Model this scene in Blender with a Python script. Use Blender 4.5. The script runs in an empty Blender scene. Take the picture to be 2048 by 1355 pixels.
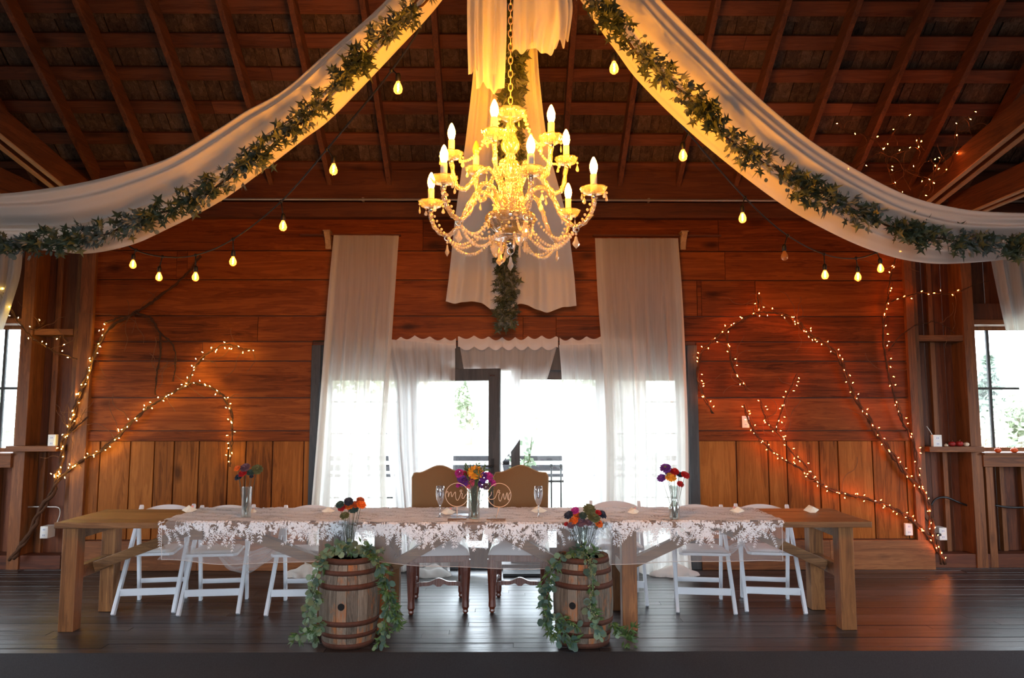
import bpy, math, random
from mathutils import Vector, Matrix, Euler
from math import pi, sin, cos, atan, tan, sqrt, radians as rad

random.seed(7)
SC = bpy.context.scene
COL = SC.collection

# ------------------------------------------------------------------ camera
FPX, CXP, CYP = 1450.0, 1024.0, 677.5
EYE = Vector((0.0, 0.0, 1.56))
PITCH = atan(136.0 / FPX)
YAW = -math.atan(12.0 / FPX)
cam_d = bpy.data.cameras.new('camera')
cam = bpy.data.objects.new('camera', cam_d)
COL.objects.link(cam)
cam_d.sensor_width = 36.0
cam_d.lens = FPX * 36.0 / 2048.0
cam_d.clip_start = 0.05
cam_d.clip_end = 400
cam.location = EYE
cam.rotation_euler = (pi / 2 + PITCH, 0, YAW)
SC.camera = cam
RM = Euler((pi / 2 + PITCH, 0, YAW)).to_matrix()

def ray(px, py):
    return RM @ Vector(((px - CXP) / FPX, (CYP - py) / FPX, -1.0))
def W(px, py, Y):            # point of the plane y = Y that the photo shows at (px, py)
    d = ray(px, py)
    return EYE + d * (Y / d.y)
def WZ(px, py, z):           # point of the level plane z that the photo shows at (px, py)
    d = ray(px, py)
    return EYE + d * ((z - EYE.z) / d.z)
def TP(px, py, z):           # a spot on a table top
    return WZ(px, 1020+(py-1020)*.70, z) if z > .7 else WZ(px, py, z)
def zat(py, Y, px=1012):
    return W(px, py, Y).z
def xat(px, Y, py=813):
    return W(px, py, Y).x

# ------------------------------------------------------------------ world, view
SC.view_settings.view_transform = 'Standard'
SC.view_settings.look = 'None'
SC.view_settings.gamma = 1.0
SC.view_settings.use_curve_mapping = False
SC.view_settings.exposure = 0.55
SC.cycles.max_bounces = 8
SC.cycles.diffuse_bounces = 4
SC.cycles.glossy_bounces = 4
SC.cycles.transmission_bounces = 6
SC.cycles.transparent_max_bounces = 20
SC.cycles.caustics_reflective = False
SC.cycles.caustics_refractive = False
SC.cycles.sample_clamp_indirect = 4.0
SC.cycles.use_denoising = True

wd = bpy.data.worlds.new('overcast_sky')
SC.world = wd
wd.use_nodes = True
nt = wd.node_tree
bg = nt.nodes['Background']
bg.inputs['Color'].default_value = (0.80, 0.90, 1.0, 1)
bg.inputs['Strength'].default_value = 9.0

def area_light(name, loc, size, sizey, rot, power, color, portal=False):
    l = bpy.data.lights.new(name, 'AREA')
    l.shape = 'RECTANGLE'
    l.size = size
    l.size_y = sizey
    l.energy = power
    l.color = color
    o = bpy.data.objects.new(name, l)
    o.location = loc
    o.rotation_euler = rot
    COL.objects.link(o)
    if portal:
        l.cycles.is_portal = True
    return o
# daylight through the barn's openings: portals guide the sky, the side and rear
# openings (behind and beside the camera) bring the soft front fill
YW = 7.18      # face of the planked end wall
YB = 7.42      # face of the outer boards in the side bays
area_light('daylight_portal', (-0.06, YW + .30, 1.0), 3.7, 2.0, (-pi / 2, 0, 0), 1, (1, 1, 1), True)
area_light('daylight_portal', (-5.35, YB + .22, 1.75), .95, 1.3, (-pi / 2, 0, 0), 1, (1, 1, 1), True)
area_light('daylight_portal', (5.22, YB + .22, 1.75), .95, 1.3, (-pi / 2, 0, 0), 1, (1, 1, 1), True)
area_light('daylight_portal', (-6.28, 4.5, 1.4), 1.4, 2.6, (0, -pi / 2, 0), 1, (1, 1, 1), True)
area_light('daylight_portal', (6.28, 4.5, 1.4), 1.4, 2.6, (0, pi / 2, 0), 1, (1, 1, 1), True)
area_light('daylight_portal', (0.0, -2.98, 1.45), 4.4, 2.7, (pi / 2, 0, 0), 1, (1, 1, 1), True)

# ------------------------------------------------------------------ helpers
class MB:
    def __init__(s):
        s.v = []; s.f = []; s.sm = []; s.fm = []; s.m = 0
    def add(s, vs, fs, smooth=False):
        b = len(s.v)
        s.v += [tuple(v) for v in vs]
        for f in fs:
            s.f.append(tuple(b + i for i in f)); s.sm.append(smooth); s.fm.append(s.m)
    def box(s, lo, hi):
        x0, y0, z0 = lo; x1, y1, z1 = hi
        s.add([(x0,y0,z0),(x1,y0,z0),(x1,y1,z0),(x0,y1,z0),(x0,y0,z1),(x1,y0,z1),(x1,y1,z1),(x0,y1,z1)],
              [(0,3,2,1),(4,5,6,7),(0,1,5,4),(1,2,6,5),(2,3,7,6),(3,0,4,7)])
    def cbox(s, c, sz):
        s.box([c[i]-sz[i]/2 for i in range(3)], [c[i]+sz[i]/2 for i in range(3)])
    def beam(s, p0, p1, w, h, up=(0,0,1), taper=1.0):
        p0 = Vector(p0); p1 = Vector(p1); d = (p1-p0).normalized(); up = Vector(up)
        sx = d.cross(up)
        if sx.length < 1e-5: sx = Vector((1,0,0))
        sx.normalize(); uz = sx.cross(d)
        vs = []
        for p, k in ((p0,1),(p1,taper)):
            for a, b in ((-1,-1),(1,-1),(1,1),(-1,1)):
                vs.append(p + sx*(a*w/2*k) + uz*(b*h/2*k))
        s.add(vs, [(0,1,2,3)[::-1],(4,5,6,7),(0,1,5,4),(1,2,6,5),(2,3,7,6),(3,0,4,7)])
    def tube(s, pts, r, n=8, caps=True, smooth=True, closed=False):
        pts = [Vector(p) for p in pts]; m = len(pts)
        rs = r if isinstance(r, (list, tuple)) else [r]*m
        ref = None; vs = []
        for i, p in enumerate(pts):
            if closed: t = pts[(i+1) % m] - pts[i-1]
            else: t = pts[min(i+1,m-1)] - pts[max(i-1,0)]
            if t.length < 1e-9: t = Vector((0,0,1))
            t.normalize()
            if ref is None:
                ref = Vector((0,0,1)) if abs(t.z) < .9 else Vector((1,0,0))
            a = ref - t*ref.dot(t)
            if a.length < 1e-6: a = t.orthogonal()
            a.normalize(); b = t.cross(a); ref = a
            for k in range(n):
                q = 2*pi*k/n
                vs.append(p + (a*cos(q) + b*sin(q))*rs[i])
        fs = []
        for i in range(m if closed else m-1):
            j = (i+1) % m
            for k in range(n):
                l = (k+1) % n
                fs.append((i*n+k, i*n+l, j*n+l, j*n+k))
        if caps and not closed:
            fs.append(tuple(range(n))[::-1]); fs.append(tuple((m-1)*n+k for k in range(n)))
        s.add(vs, fs, smooth)
    def lathe(s, prof, c=(0,0,0), n=24, smooth=True, axis=None, mod=None, caps=True):
        c = Vector(c); vs = []; m = len(prof)
        q = axis if axis is not None else Matrix.Identity(3)
        for i, (r, z) in enumerate(prof):
            for k in range(n):
                a = 2*pi*k/n
                rr = r if mod is None else r*(1+mod(a, i/(m-1)))
                vs.append(c + q @ Vector((rr*cos(a), rr*sin(a), z)))
        fs = []
        for i in range(m-1):
            for k in range(n):
                l = (k+1) % n
                fs.append((i*n+k, i*n+l, (i+1)*n+l, (i+1)*n+k))
        if caps and prof[0][0] > 1e-4: fs.append(tuple(range(n))[::-1])
        if caps and prof[-1][0] > 1e-4: fs.append(tuple((m-1)*n+k for k in range(n)))
        s.add(vs, fs, smooth)
    def ball(s, c, r, n=8, m=6, sz=(1,1,1), rot=None):
        prof = [(max(1e-5, r*sin(pi*i/m)), -r*cos(pi*i/m)) for i in range(m+1)]
        q = Matrix.Diagonal(Vector(sz))
        if rot is not None: q = rot @ q
        s.lathe([(p[0] if 0 < i < m else 0, p[1]) for i, p in enumerate(prof)], c, n, True, q)
    def grid(s, fn, nu, nv, smooth=True):
        vs = [fn(i/nu, j/nv) for j in range(nv+1) for i in range(nu+1)]
        fs = [(j*(nu+1)+i, j*(nu+1)+i+1, (j+1)*(nu+1)+i+1, (j+1)*(nu+1)+i) for j in range(nv) for i in range(nu)]
        s.add(vs, fs, smooth)
    def slab(s, poly, d):       # polygon (3-D points) extruded by vector d
        n = len(poly); d = Vector(d)
        vs = [Vector(p) for p in poly] + [Vector(p)+d for p in poly]
        fs = [tuple(range(n))[::-1], tuple(n+i for i in range(n))]
        fs += [(i, (i+1) % n, n+(i+1) % n, n+i) for i in range(n)]
        s.add(vs, fs)
    def build(s, name, mat=None, parent=None, bevel=0, loc=None):
        me = bpy.data.meshes.new(name)
        me.from_pydata(s.v, [], s.f)
        me.polygons.foreach_set('use_smooth', s.sm)
        for m in (mat if isinstance(mat, (list, tuple)) else [mat]):
            if m: me.materials.append(m)
        me.polygons.foreach_set('material_index', s.fm)
        me.update()
        o = bpy.data.objects.new(name, me)
        COL.objects.link(o)
        if parent is not None: o.parent = parent
        if loc is not None: o.location = loc
        if bevel:
            b = o.modifiers.new('bevel', 'BEVEL'); b.width = bevel; b.segments = 2; b.limit_method = 'ANGLE'
        return o

def tag(o, label=None, cat=None, group=None, kind=None):
    if label: o['label'] = label
    if cat: o['category'] = cat
    if group: o['group'] = group
    if kind: o['kind'] = kind
    return o
def empty(name, loc=(0,0,0), rz=0):
    o = bpy.data.objects.new(name, None)
    o.empty_display_size = .05
    COL.objects.link(o); o.location = loc; o.rotation_euler = (0,0,rz)
    return o
def copy_tree(o, parent=None):
    c = o.copy(); COL.objects.link(c); c.parent = parent
    for ch in KIDS(o): copy_tree(ch, c)
    return c
def KIDS(o):
    return [x for x in list(COL.objects) if x.parent == o]
def recenter(o, at=None):      # put a built thing's origin at its base without moving it
    me = o.data
    lo = Vector((min(v.co.x for v in me.vertices), min(v.co.y for v in me.vertices), min(v.co.z for v in me.vertices)))
    hi = Vector((max(v.co.x for v in me.vertices), max(v.co.y for v in me.vertices), max(v.co.z for v in me.vertices)))
    c = Vector(at) if at else Vector(((lo.x+hi.x)/2, (lo.y+hi.y)/2, lo.z))
    me.transform(Matrix.Translation(-c)); o.location = c
    return o

def crom(pts, n):              # Catmull-Rom through points, n samples per span
    P = [Vector(p) for p in pts]
    P = [P[0]*2-P[1]] + P + [P[-1]*2-P[-2]]
    out = []
    for i in range(1, len(P)-2):
        for k in range(n):
            t = k/n; a, b, c, d = P[i-1], P[i], P[i+1], P[i+2]
            out.append(.5*((2*b)+(c-a)*t+(2*a-5*b+4*c-d)*t*t+(3*b-a-3*c+d)*t**3))
    out.append(P[-2])
    return out
class Path:                    # arc-length lookup of a smoothed polyline
    def __init__(s, pts, n=12):
        s.p = crom(pts, n); s.l = [0]
        for a, b in zip(s.p, s.p[1:]): s.l.append(s.l[-1]+(b-a).length)
        s.L = s.l[-1]
    def at(s, t):
        x = max(0, min(1, t))*s.L
        import bisect
        i = min(max(bisect.bisect_right(s.l, x)-1, 0), len(s.p)-2)
        k = (x-s.l[i])/max(1e-9, s.l[i+1]-s.l[i])
        return s.p[i].lerp(s.p[i+1], k)
    def dir(s, t):
        return (s.at(min(1, t+.01))-s.at(max(0, t-.01))).normalized()

# ------------------------------------------------------------------ materials
def newmat(name):
    m = bpy.data.materials.new(name); m.use_nodes = True
    nt = m.node_tree
    for n in list(nt.nodes): nt.nodes.remove(n)
    out = nt.nodes.new('ShaderNodeOutputMaterial')
    return m, nt, out
def N(nt, t, **kw):
    n = nt.nodes.new(t)
    for k, v in kw.items():
        if k.startswith('i_'):
            key = k[2:]
            n.inputs[int(key) if key.isdigit() else key.replace('_', ' ')].default_value = v
        else: setattr(n, k, v)
    return n
def c4(c): return (c[0], c[1], c[2], 1)
def ramp(nt, fac, stops):
    r = nt.nodes.new('ShaderNodeValToRGB')
    while len(r.color_ramp.elements) < len(stops): r.color_ramp.elements.new(.5)
    for e, (p, c) in zip(r.color_ramp.elements, stops): e.position = p; e.color = c4(c)
    nt.links.new(fac, r.inputs[0])
    return r.outputs[0]
def mixc(nt, fac, a, b, mode='MIX'):
    m = nt.nodes.new('ShaderNodeMix'); m.data_type = 'RGBA'; m.blend_type = mode
    for sock, v in ((m.inputs[0], fac), (m.inputs[6], a), (m.inputs[7], b)):
        if hasattr(v, 'links') or isinstance(v, bpy.types.NodeSocket): nt.links.new(v, sock)
        elif isinstance(v, (int, float)): sock.default_value = v
        else: sock.default_value = c4(v)
    return m.outputs[2]
def mth(nt, op, a, b=None, clamp=False):
    m = nt.nodes.new('ShaderNodeMath'); m.operation = op; m.use_clamp = clamp
    for sock, v in ((m.inputs[0], a), (m.inputs[1], b)):
        if v is None: continue
        if isinstance(v, bpy.types.NodeSocket): nt.links.new(v, sock)
        else: sock.default_value = v
    return m.outputs[0]

def pbr(name, col, rough=.5, metal=0, spec=.5, bump=0, bscale=60, vary=0, sss=0, coat=0, emis=None, estr=0):
    m, nt, out = newmat(name)
    b = N(nt, 'ShaderNodeBsdfPrincipled', i_Roughness=rough, i_Metallic=metal)
    b.inputs['Specular IOR Level'].default_value = spec
    b.inputs['Base Color'].default_value = c4(col)
    b.inputs['Coat Weight'].default_value = coat
    if emis: b.inputs['Emission Color'].default_value = c4(emis); b.inputs['Emission Strength'].default_value = estr
    tc = N(nt, 'ShaderNodeTexCoord')
    no = N(nt, 'ShaderNodeTexNoise', i_Scale=bscale, i_Detail=4.0)
    nt.links.new(tc.outputs['Object'], no.inputs['Vector'])
    if vary:
        g = N(nt, 'ShaderNodeNewGeometry')
        dk = tuple(c*(1-vary) for c in col); lt = tuple(min(1, c*(1+vary*.7)) for c in col)
        f = mth(nt, 'MULTIPLY_ADD', no.outputs[0], .6)
        nt.links.new(mth(nt, 'MULTIPLY', g.outputs['Random Per Island'], .45), f.node.inputs[2])
        nt.links.new(ramp(nt, f, [(.1, dk), (.75, lt)]), b.inputs['Base Color'])
    if bump:
        bp = N(nt, 'ShaderNodeBump', i_Strength=bump, i_Distance=.002)
        nt.links.new(no.outputs[0], bp.inputs['Height']); nt.links.new(bp.outputs[0], b.inputs['Normal'])
    nt.links.new(b.outputs[0], out.inputs[0])
    return m

def wood(name, dark, mid, light, axis=0, scale=1.0, rough=.55, knots=.6, bump=.35, vary=.5, spec=.35, wear=None, stretch=14, wearscale=3.0):
    # boards are mesh islands: each takes its own tone and its own slice of grain
    m, nt, out = newmat(name)
    tc = N(nt, 'ShaderNodeTexCoord'); g = N(nt, 'ShaderNodeNewGeometry')
    off = N(nt, 'ShaderNodeVectorMath', operation='SCALE'); off.inputs[0].default_value = (13.7, 7.3, 5.1)
    isl = mth(nt, 'MULTIPLY', g.outputs['Random Per Island'], 17.0)
    nt.links.new(isl, off.inputs['Scale'])
    ad = N(nt, 'ShaderNodeVectorMath', operation='ADD')
    nt.links.new(tc.outputs['Object'], ad.inputs[0]); nt.links.new(off.outputs[0], ad.inputs[1])
    sc = [stretch*scale]*3; sc[axis] = 1.1*scale
    mp = N(nt, 'ShaderNodeMapping'); mp.inputs['Scale'].default_value = sc
    nt.links.new(ad.outputs[0], mp.inputs['Vector'])
    n1 = N(nt, 'ShaderNodeTexNoise', i_Scale=1.0, i_Detail=6.0, i_Roughness=.62, i_Distortion=.6)
    nt.links.new(mp.outputs[0], n1.inputs['Vector'])
    sf = [stretch*6*scale]*3; sf[axis] = 2.5*scale
    mp2 = N(nt, 'ShaderNodeMapping'); mp2.inputs['Scale'].default_value = sf
    nt.links.new(ad.outputs[0], mp2.inputs['Vector'])
    n2 = N(nt, 'ShaderNodeTexNoise', i_Scale=1.0, i_Detail=3.0)
    nt.links.new(mp2.outputs[0], n2.inputs['Vector'])
    # rings from a folded low noise
    rg = mth(nt, 'SINE', mth(nt, 'MULTIPLY', n1.outputs[0], 46.0))
    f = mth(nt, 'ADD', mth(nt, 'MULTIPLY', n1.outputs[0], .75), mth(nt, 'MULTIPLY', n2.outputs[0], .3))
    f = mth(nt, 'ADD', f, mth(nt, 'MULTIPLY', rg, .055))
    f = mth(nt, 'ADD', f, mth(nt, 'MULTIPLY', mth(nt, 'SUBTRACT', g.outputs['Random Per Island'], .5), vary*.5))
    col = ramp(nt, f, [(.28, dark), (.52, mid), (.78, light)])
    if knots:
        kv = [3.4*scale]*3; kv[axis] = 1.5*scale
        mk = N(nt, 'ShaderNodeMapping'); mk.inputs['Scale'].default_value = kv
        nt.links.new(ad.outputs[0], mk.inputs['Vector'])
        vo = N(nt, 'ShaderNodeTexVoronoi', i_Scale=1.0)
        nt.links.new(mk.outputs[0], vo.inputs['Vector'])
        nk = N(nt, 'ShaderNodeTexNoise', i_Scale=9.0, i_Detail=2.0)
        nt.links.new(ad.outputs[0], nk.inputs['Vector'])
        dd = mth(nt, 'ADD', vo.outputs['Distance'], mth(nt, 'MULTIPLY', nk.outputs[0], .1))
        k = mth(nt, 'SUBTRACT', 1.0, mth(nt, 'DIVIDE', mth(nt, 'SUBTRACT', dd, .10), .13), True)
        kf = mth(nt, 'MULTIPLY', mth(nt, 'MINIMUM', mth(nt, 'MAXIMUM', k, 0.0), 1.0), knots)
        col = mixc(nt, kf, col, tuple(c*.35 for c in dark))
    if wear:
        nw = N(nt, 'ShaderNodeTexNoise', i_Scale=wearscale, i_Detail=6.0, i_Roughness=.7)
        mw = N(nt, 'ShaderNodeMapping'); ws = [3.0]*3; ws[axis] = 1.0; mw.inputs['Scale'].default_value = ws
        nt.links.new(ad.outputs[0], mw.inputs['Vector']); nt.links.new(mw.outputs[0], nw.inputs['Vector'])
        wf = mth(nt, 'MULTIPLY', mth(nt, 'SUBTRACT', nw.outputs[0], wear[1]), wear[2], True)
        col = mixc(nt, wf, col, wear[0])
    b = N(nt, 'ShaderNodeBsdfPrincipled')
    b.inputs['Specular IOR Level'].default_value = spec
    nt.links.new(col, b.inputs['Base Color'])
    rr = mth(nt, 'ADD', mth(nt, 'MULTIPLY', n2.outputs[0], .25), rough-.12)
    nt.links.new(rr, b.inputs['Roughness'])
    bp = N(nt, 'ShaderNodeBump', i_Strength=bump, i_Distance=.003)
    nt.links.new(f, bp.inputs['Height']); nt.links.new(bp.outputs[0], b.inputs['Normal'])
    nt.links.new(b.outputs[0], out.inputs[0])
    return m

def sheer(name, col, opac, trans=.5, weave=900, streak=0):
    # open weave cloth: part of the light passes straight through the gaps,
    # the threads scatter the rest; denser where the cloth is seen edge on
    m, nt, out = newmat(name)
    d = N(nt, 'ShaderNodeBsdfDiffuse'); d.inputs[0].default_value = c4(col)
    t = N(nt, 'ShaderNodeBsdfTranslucent'); t.inputs[0].default_value = c4(col)
    mx = N(nt, 'ShaderNodeMixShader'); mx.inputs[0].default_value = trans
    nt.links.new(d.outputs[0], mx.inputs[1]); nt.links.new(t.outputs[0], mx.inputs[2])
    tr = N(nt, 'ShaderNodeBsdfTransparent')
    lw = N(nt, 'ShaderNodeLayerWeight'); lw.inputs[0].default_value = .35
    o = mth(nt, 'ADD', opac, mth(nt, 'MULTIPLY', lw.outputs['Facing'], (1-opac)*.8))
    if streak:
        tc = N(nt, 'ShaderNodeTexCoord'); mp = N(nt, 'ShaderNodeMapping'); mp.inputs['Scale'].default_value = (55, 55, 1.2)
        nz = N(nt, 'ShaderNodeTexNoise', i_Scale=1.0, i_Detail=3.0)
        nt.links.new(tc.outputs['Object'], mp.inputs[0]); nt.links.new(mp.outputs[0], nz.inputs['Vector'])
        o = mth(nt, 'ADD', o, mth(nt, 'MULTIPLY', mth(nt, 'SUBTRACT', nz.outputs[0], .5), streak), True)
    m2 = N(nt, 'ShaderNodeMixShader')
    nt.links.new(o, m2.inputs[0]); nt.links.new(tr.outputs[0], m2.inputs[1]); nt.links.new(mx.outputs[0], m2.inputs[2])
    nt.links.new(m2.outputs[0], out.inputs[0])
    return m

def glassy(name, tint=(1,1,1), gloss=.35, body=.0, rough=.04, bodycol=(1,1,1), blend=.35):
    # thin clear glass: see-through, mirror-like towards grazing angles, a little milky body
    m, nt, out = newmat(name)
    tr = N(nt, 'ShaderNodeBsdfTransparent'); tr.inputs[0].default_value = c4(tint)
    gl = N(nt, 'ShaderNodeBsdfGlossy'); gl.inputs['Roughness'].default_value = rough
    lw = N(nt, 'ShaderNodeLayerWeight'); lw.inputs[0].default_value = blend
    fac = mth(nt, 'ADD', mth(nt, 'MULTIPLY', lw.outputs['Facing'], .75), gloss*.3, True)
    m1 = N(nt, 'ShaderNodeMixShader'); nt.links.new(fac, m1.inputs[0])
    nt.links.new(tr.outputs[0], m1.inputs[1]); nt.links.new(gl.outputs[0], m1.inputs[2])
    last = m1
    if body:
        d = N(nt, 'ShaderNodeBsdfDiffuse'); d.inputs[0].default_value = c4(bodycol)
        t = N(nt, 'ShaderNodeBsdfTranslucent'); t.inputs[0].default_value = c4(bodycol)
        mm = N(nt, 'ShaderNodeMixShader'); nt.links.new(d.outputs[0], mm.inputs[1]); nt.links.new(t.outputs[0], mm.inputs[2])
        m2 = N(nt, 'ShaderNodeMixShader'); m2.inputs[0].default_value = body
        nt.links.new(m1.outputs[0], m2.inputs[1]); nt.links.new(mm.outputs[0], m2.inputs[2]); last = m2
    nt.links.new(last.outputs[0], out.inputs[0])
    return m

def glow(name, col, strength):
    m, nt, out = newmat(name)
    e = N(nt, 'ShaderNodeEmission', i_Strength=strength); e.inputs[0].default_value = c4(col)
    nt.links.new(e.outputs[0], out.inputs[0])
    return m

def leafy(name, col, rough=.5, vary=.35, trans=.25):
    m, nt, out = newmat(name)
    g = N(nt, 'ShaderNodeNewGeometry')
    dk = tuple(c*(1-vary) for c in col); lt = tuple(min(1, c*(1+vary)) for c in col)
    c = ramp(nt, g.outputs['Random Per Island'], [(0, dk), (1, lt)])
    b = N(nt, 'ShaderNodeBsdfPrincipled', i_Roughness=rough)
    nt.links.new(c, b.inputs['Base Color'])
    t = N(nt, 'ShaderNodeBsdfTranslucent'); nt.links.new(c, t.inputs[0])
    mx = N(nt, 'ShaderNodeMixShader'); mx.inputs[0].default_value = trans
    nt.links.new(b.outputs[0], mx.inputs[1]); nt.links.new(t.outputs[0], mx.inputs[2])
    nt.links.new(mx.outputs[0], out.inputs[0])
    return m

M = {}
M['wall_h'] = wood('orange_plank_horizontal', (.065,.014,.003), (.18,.041,.008), (.30,.08,.016), 0, 1.0, .5, .75, .3, .5, spec=.12)
M['wall_v'] = wood('orange_plank_vertical', (.10,.028,.005), (.245,.074,.012), (.37,.125,.024), 2, 1.0, .5, .75, .3, .55, spec=.12)
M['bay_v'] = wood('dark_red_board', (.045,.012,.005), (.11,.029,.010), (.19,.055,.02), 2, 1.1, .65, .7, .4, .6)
M['stud'] = wood('stud_timber', (.09,.028,.009), (.20,.068,.02), (.31,.12,.04), 2, 1.3, .6, .4, .3, .5)
M['stud_h'] = wood('stud_timber_level', (.09,.028,.009), (.20,.068,.02), (.31,.12,.04), 0, 1.3, .6, .4, .3, .5)
M['dark_beam'] = wood('dark_plate_beam', (.05,.014,.007), (.11,.03,.012), (.17,.055,.02), 0, 1.0, .6, .4, .3, .4)
M['jamb'] = wood('charcoal_jamb', (.025,.025,.028), (.05,.05,.052), (.085,.08,.078), 2, 1.4, .6, .2, .4, .2)
M['rafter'] = wood('rafter_timber', (.07,.022,.009), (.15,.048,.018), (.24,.085,.034), 1, 1.2, .65, .5, .35, .6)
M['purlin'] = wood('purlin_timber', (.05,.014,.006), (.115,.033,.014), (.20,.065,.028), 0, 1.0, .7, .6, .45, .6)
M['shingle'] = wood('old_shingle', (.028,.016,.011), (.085,.050,.034), (.18,.115,.08), 1, 1.6, .8, .1, .5, .35, .2)
M['pale_timber'] = wood('pale_edge_timber', (.3,.18,.09), (.45,.29,.15), (.58,.4,.24), 1, 1.2, .6, .3, .3, .4)
M['floor'] = wood('worn_black_floorboard', (.008,.008,.009), (.021,.019,.020), (.060,.052,.052), 0, 1.0, .34, .3, .9, .8, .6,
                  wear=((.19,.065,.022), .665, 6.0))
M['outer_floor'] = wood('grey_deck_board', (.35,.34,.33), (.45,.44,.43), (.55,.54,.52), 0, 1.0, .6, .1, .3, .4)
M['table'] = wood('table_timber', (.10,.043,.016), (.22,.10,.038), (.36,.18,.075), 0, 1.3, .48, .45, .35, .5, .4)
M['table_v'] = wood('table_leg_timber', (.12,.045,.014), (.26,.105,.032), (.40,.18,.06), 2, 1.3, .5, .45, .35, .6, .4)
M['mahogany'] = wood('polished_mahogany', (.05,.011,.006), (.12,.026,.012), (.20,.05,.02), 2, 1.6, .28, .1, .1, .3, .6)
M['stave'] = wood('grey_oak_stave', (.05,.036,.026), (.145,.108,.08), (.26,.205,.155), 2, 3.0, .7, .1, .5, .6, .3,
                  wear=((.45,.13,.02), .55, 7.0), wearscale=2.2)
M['hoop'] = pbr('rusty_hoop', (.085,.03,.017), .75, .25, .4, .5, 45, .6)
M['white'] = pbr('white_painted_wood', (.75,.77,.82), .38, 0, .5, .05, 30)
M['pad'] = pbr('white_vinyl', (.80,.81,.84), .33, 0, .5)
M['plastic'] = pbr('white_plastic', (.75,.74,.70), .4)
M['black'] = pbr('black_plastic', (.012,.011,.011), .45)
M['hole'] = pbr('dark_hole', (.004,.003,.003), .9)
M['metal_black'] = pbr('black_iron', (.02,.02,.02), .5, .6)
M['pipe'] = pbr('grey_conduit', (.42,.37,.33), .35, .6)
M['brass'] = pbr('copper_wire', (.90,.62,.42), .4, .5)
M['chrome'] = pbr('chrome', (.8,.78,.74), .15, 1)
M['linen'] = pbr('brown_burlap', (.17,.098,.045), .9, 0, .2, .8, 420, .3)
M['linen_edge'] = pbr('burlap_piping', (.27,.18,.10), .9, 0, .2, .4, 400, .2)
M['carpet'] = pbr('charcoal_carpet', (.040,.043,.049), .98, 0, .1, 1.0, 190, .8)
M['paper'] = pbr('cream_paper', (.75,.68,.55), .8, vary=.1)
M['pink'] = pbr('pink_paper', (.75,.33,.30), .8)
M['sheer'] = sheer('white_sheer_voile', (.82,.80,.76), .76, .55, streak=.3)
M['voile'] = sheer('white_gauze', (.84,.83,.82), .80, .6, streak=.35)
M['header'] = sheer('gauze_header', (.84,.80,.78), .9, .3)
M['swag'] = sheer('white_draped_chiffon', (.82,.80,.77), .95, .35)
M['drape'] = sheer('white_cotton_drape', (.82,.80,.78), .96, .30)
M['tulle'] = sheer('white_tulle', (.80,.80,.82), .24, .4)
M['lace'] = pbr('white_lace_thread', (.84,.85,.88), .8)
M['crystal'] = glassy('cut_crystal', (1,.97,.92), .6, .13, .05, (1,.95,.86), .45)
M['crystal_drop'] = glassy('crystal_drop', (1,.98,.95), .6, .32, .04, (1,.96,.9), .4)
M['bowl'] = glassy('silver_lined_crystal', (.5,.5,.52), .9, .12, .08, (.9,.88,.85), .5)
M['glass'] = glassy('clear_glass', (.97,.985,.98), .3, .02, .03)
M['vase'] = glassy('vase_glass', (.93,.96,.95), .5, .05, .03)
M['pane'] = glassy('window_glass', (.98,.99,.985), .1, 0, .01, blend=.15)
M['flute'] = glassy('cut_flute_glass', (.97,.98,1), .9, .06, .03)
M['mat_dark'] = pbr('dark_slatted_mat', (.02,.02,.022), .6)
M['candle'] = pbr('cream_candle_sleeve', (.75,.70,.62), .45)
M['flame'] = glow('lit_chandelier_bulb', (1.0,.33,.014), 720.0)
M['edison'] = glassy('amber_bulb_glass', (1,.72,.36), .4, .38, .05, (1,.6,.25))
M['filament'] = glow('glowing_filament', (1.0,.42,.09), 260.0)
M['fairy_y'] = glow('fairy_light_yellow', (1.0,.60,.08), 230.0)
M['fairy_r'] = glow('fairy_light_orange', (1.0,.20,.025), 200.0)
M['vine'] = pbr('brown_vine_bark', (.06,.026,.013), .85, 0, .2, .8, 90, .4)
M['twig'] = pbr('reddish_twig', (.16,.07,.035), .8, 0, .2)
M['leaf_a'] = leafy('maple_like_leaf', (.06,.078,.038), .5, .4)
M['leaf_b'] = leafy('grey_green_leaf', (.12,.145,.12), .6, .35)
M['leaf_c'] = leafy('lamb_ear_leaf', (.15,.17,.16), .8, .3)
M['euc'] = leafy('silver_dollar_leaf', (.17,.24,.14), .55, .4)
M['euc_d'] = leafy('green_willow_leaf', (.07,.13,.035), .5, .45)
M['euc_b'] = leafy('blue_green_leaf', (.085,.15,.115), .5, .35)
M['seed'] = leafy('eucalyptus_seed', (.26,.28,.12), .6, .3, .1)
M['stem'] = pbr('green_stem', (.08,.12,.035), .6)
M['wire_stem'] = pbr('dark_flower_stem', (.035,.045,.02), .6)
for k, c in dict(orange=(.85,.15,.015), red=(.42,.012,.015), navy=(.022,.03,.055), purple=(.055,.010,.07), olive=(.11,.12,.05),
                 rust=(.4,.075,.02), pinkf=(.78,.12,.20), magenta=(.45,.03,.25), violet=(.14,.035,.26), yellow=(.85,.35,.03), teal=(.035,.075,.065),
                 plum=(.16,.085,.12)).items():
    M['f_'+k] = leafy('petal_'+k, c, .65, .3, .2)
M['pumpkin'] = pbr('orange_pumpkin', (.65,.09,.015), .5)
M['pumpkin_r'] = pbr('dark_red_pumpkin', (.28,.012,.01), .5)
M['pumpkin_w'] = pbr('cream_pumpkin', (.75,.62,.45), .5)
M['plate'] = pbr('pale_blue_plate', (.45,.5,.62), .3)
M['tree'] = leafy('garden_foliage', (.42,.46,.34), .7, .5)  # garden and autumn foliage, trunk and meadow lightened to stand in for overexposure
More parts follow.
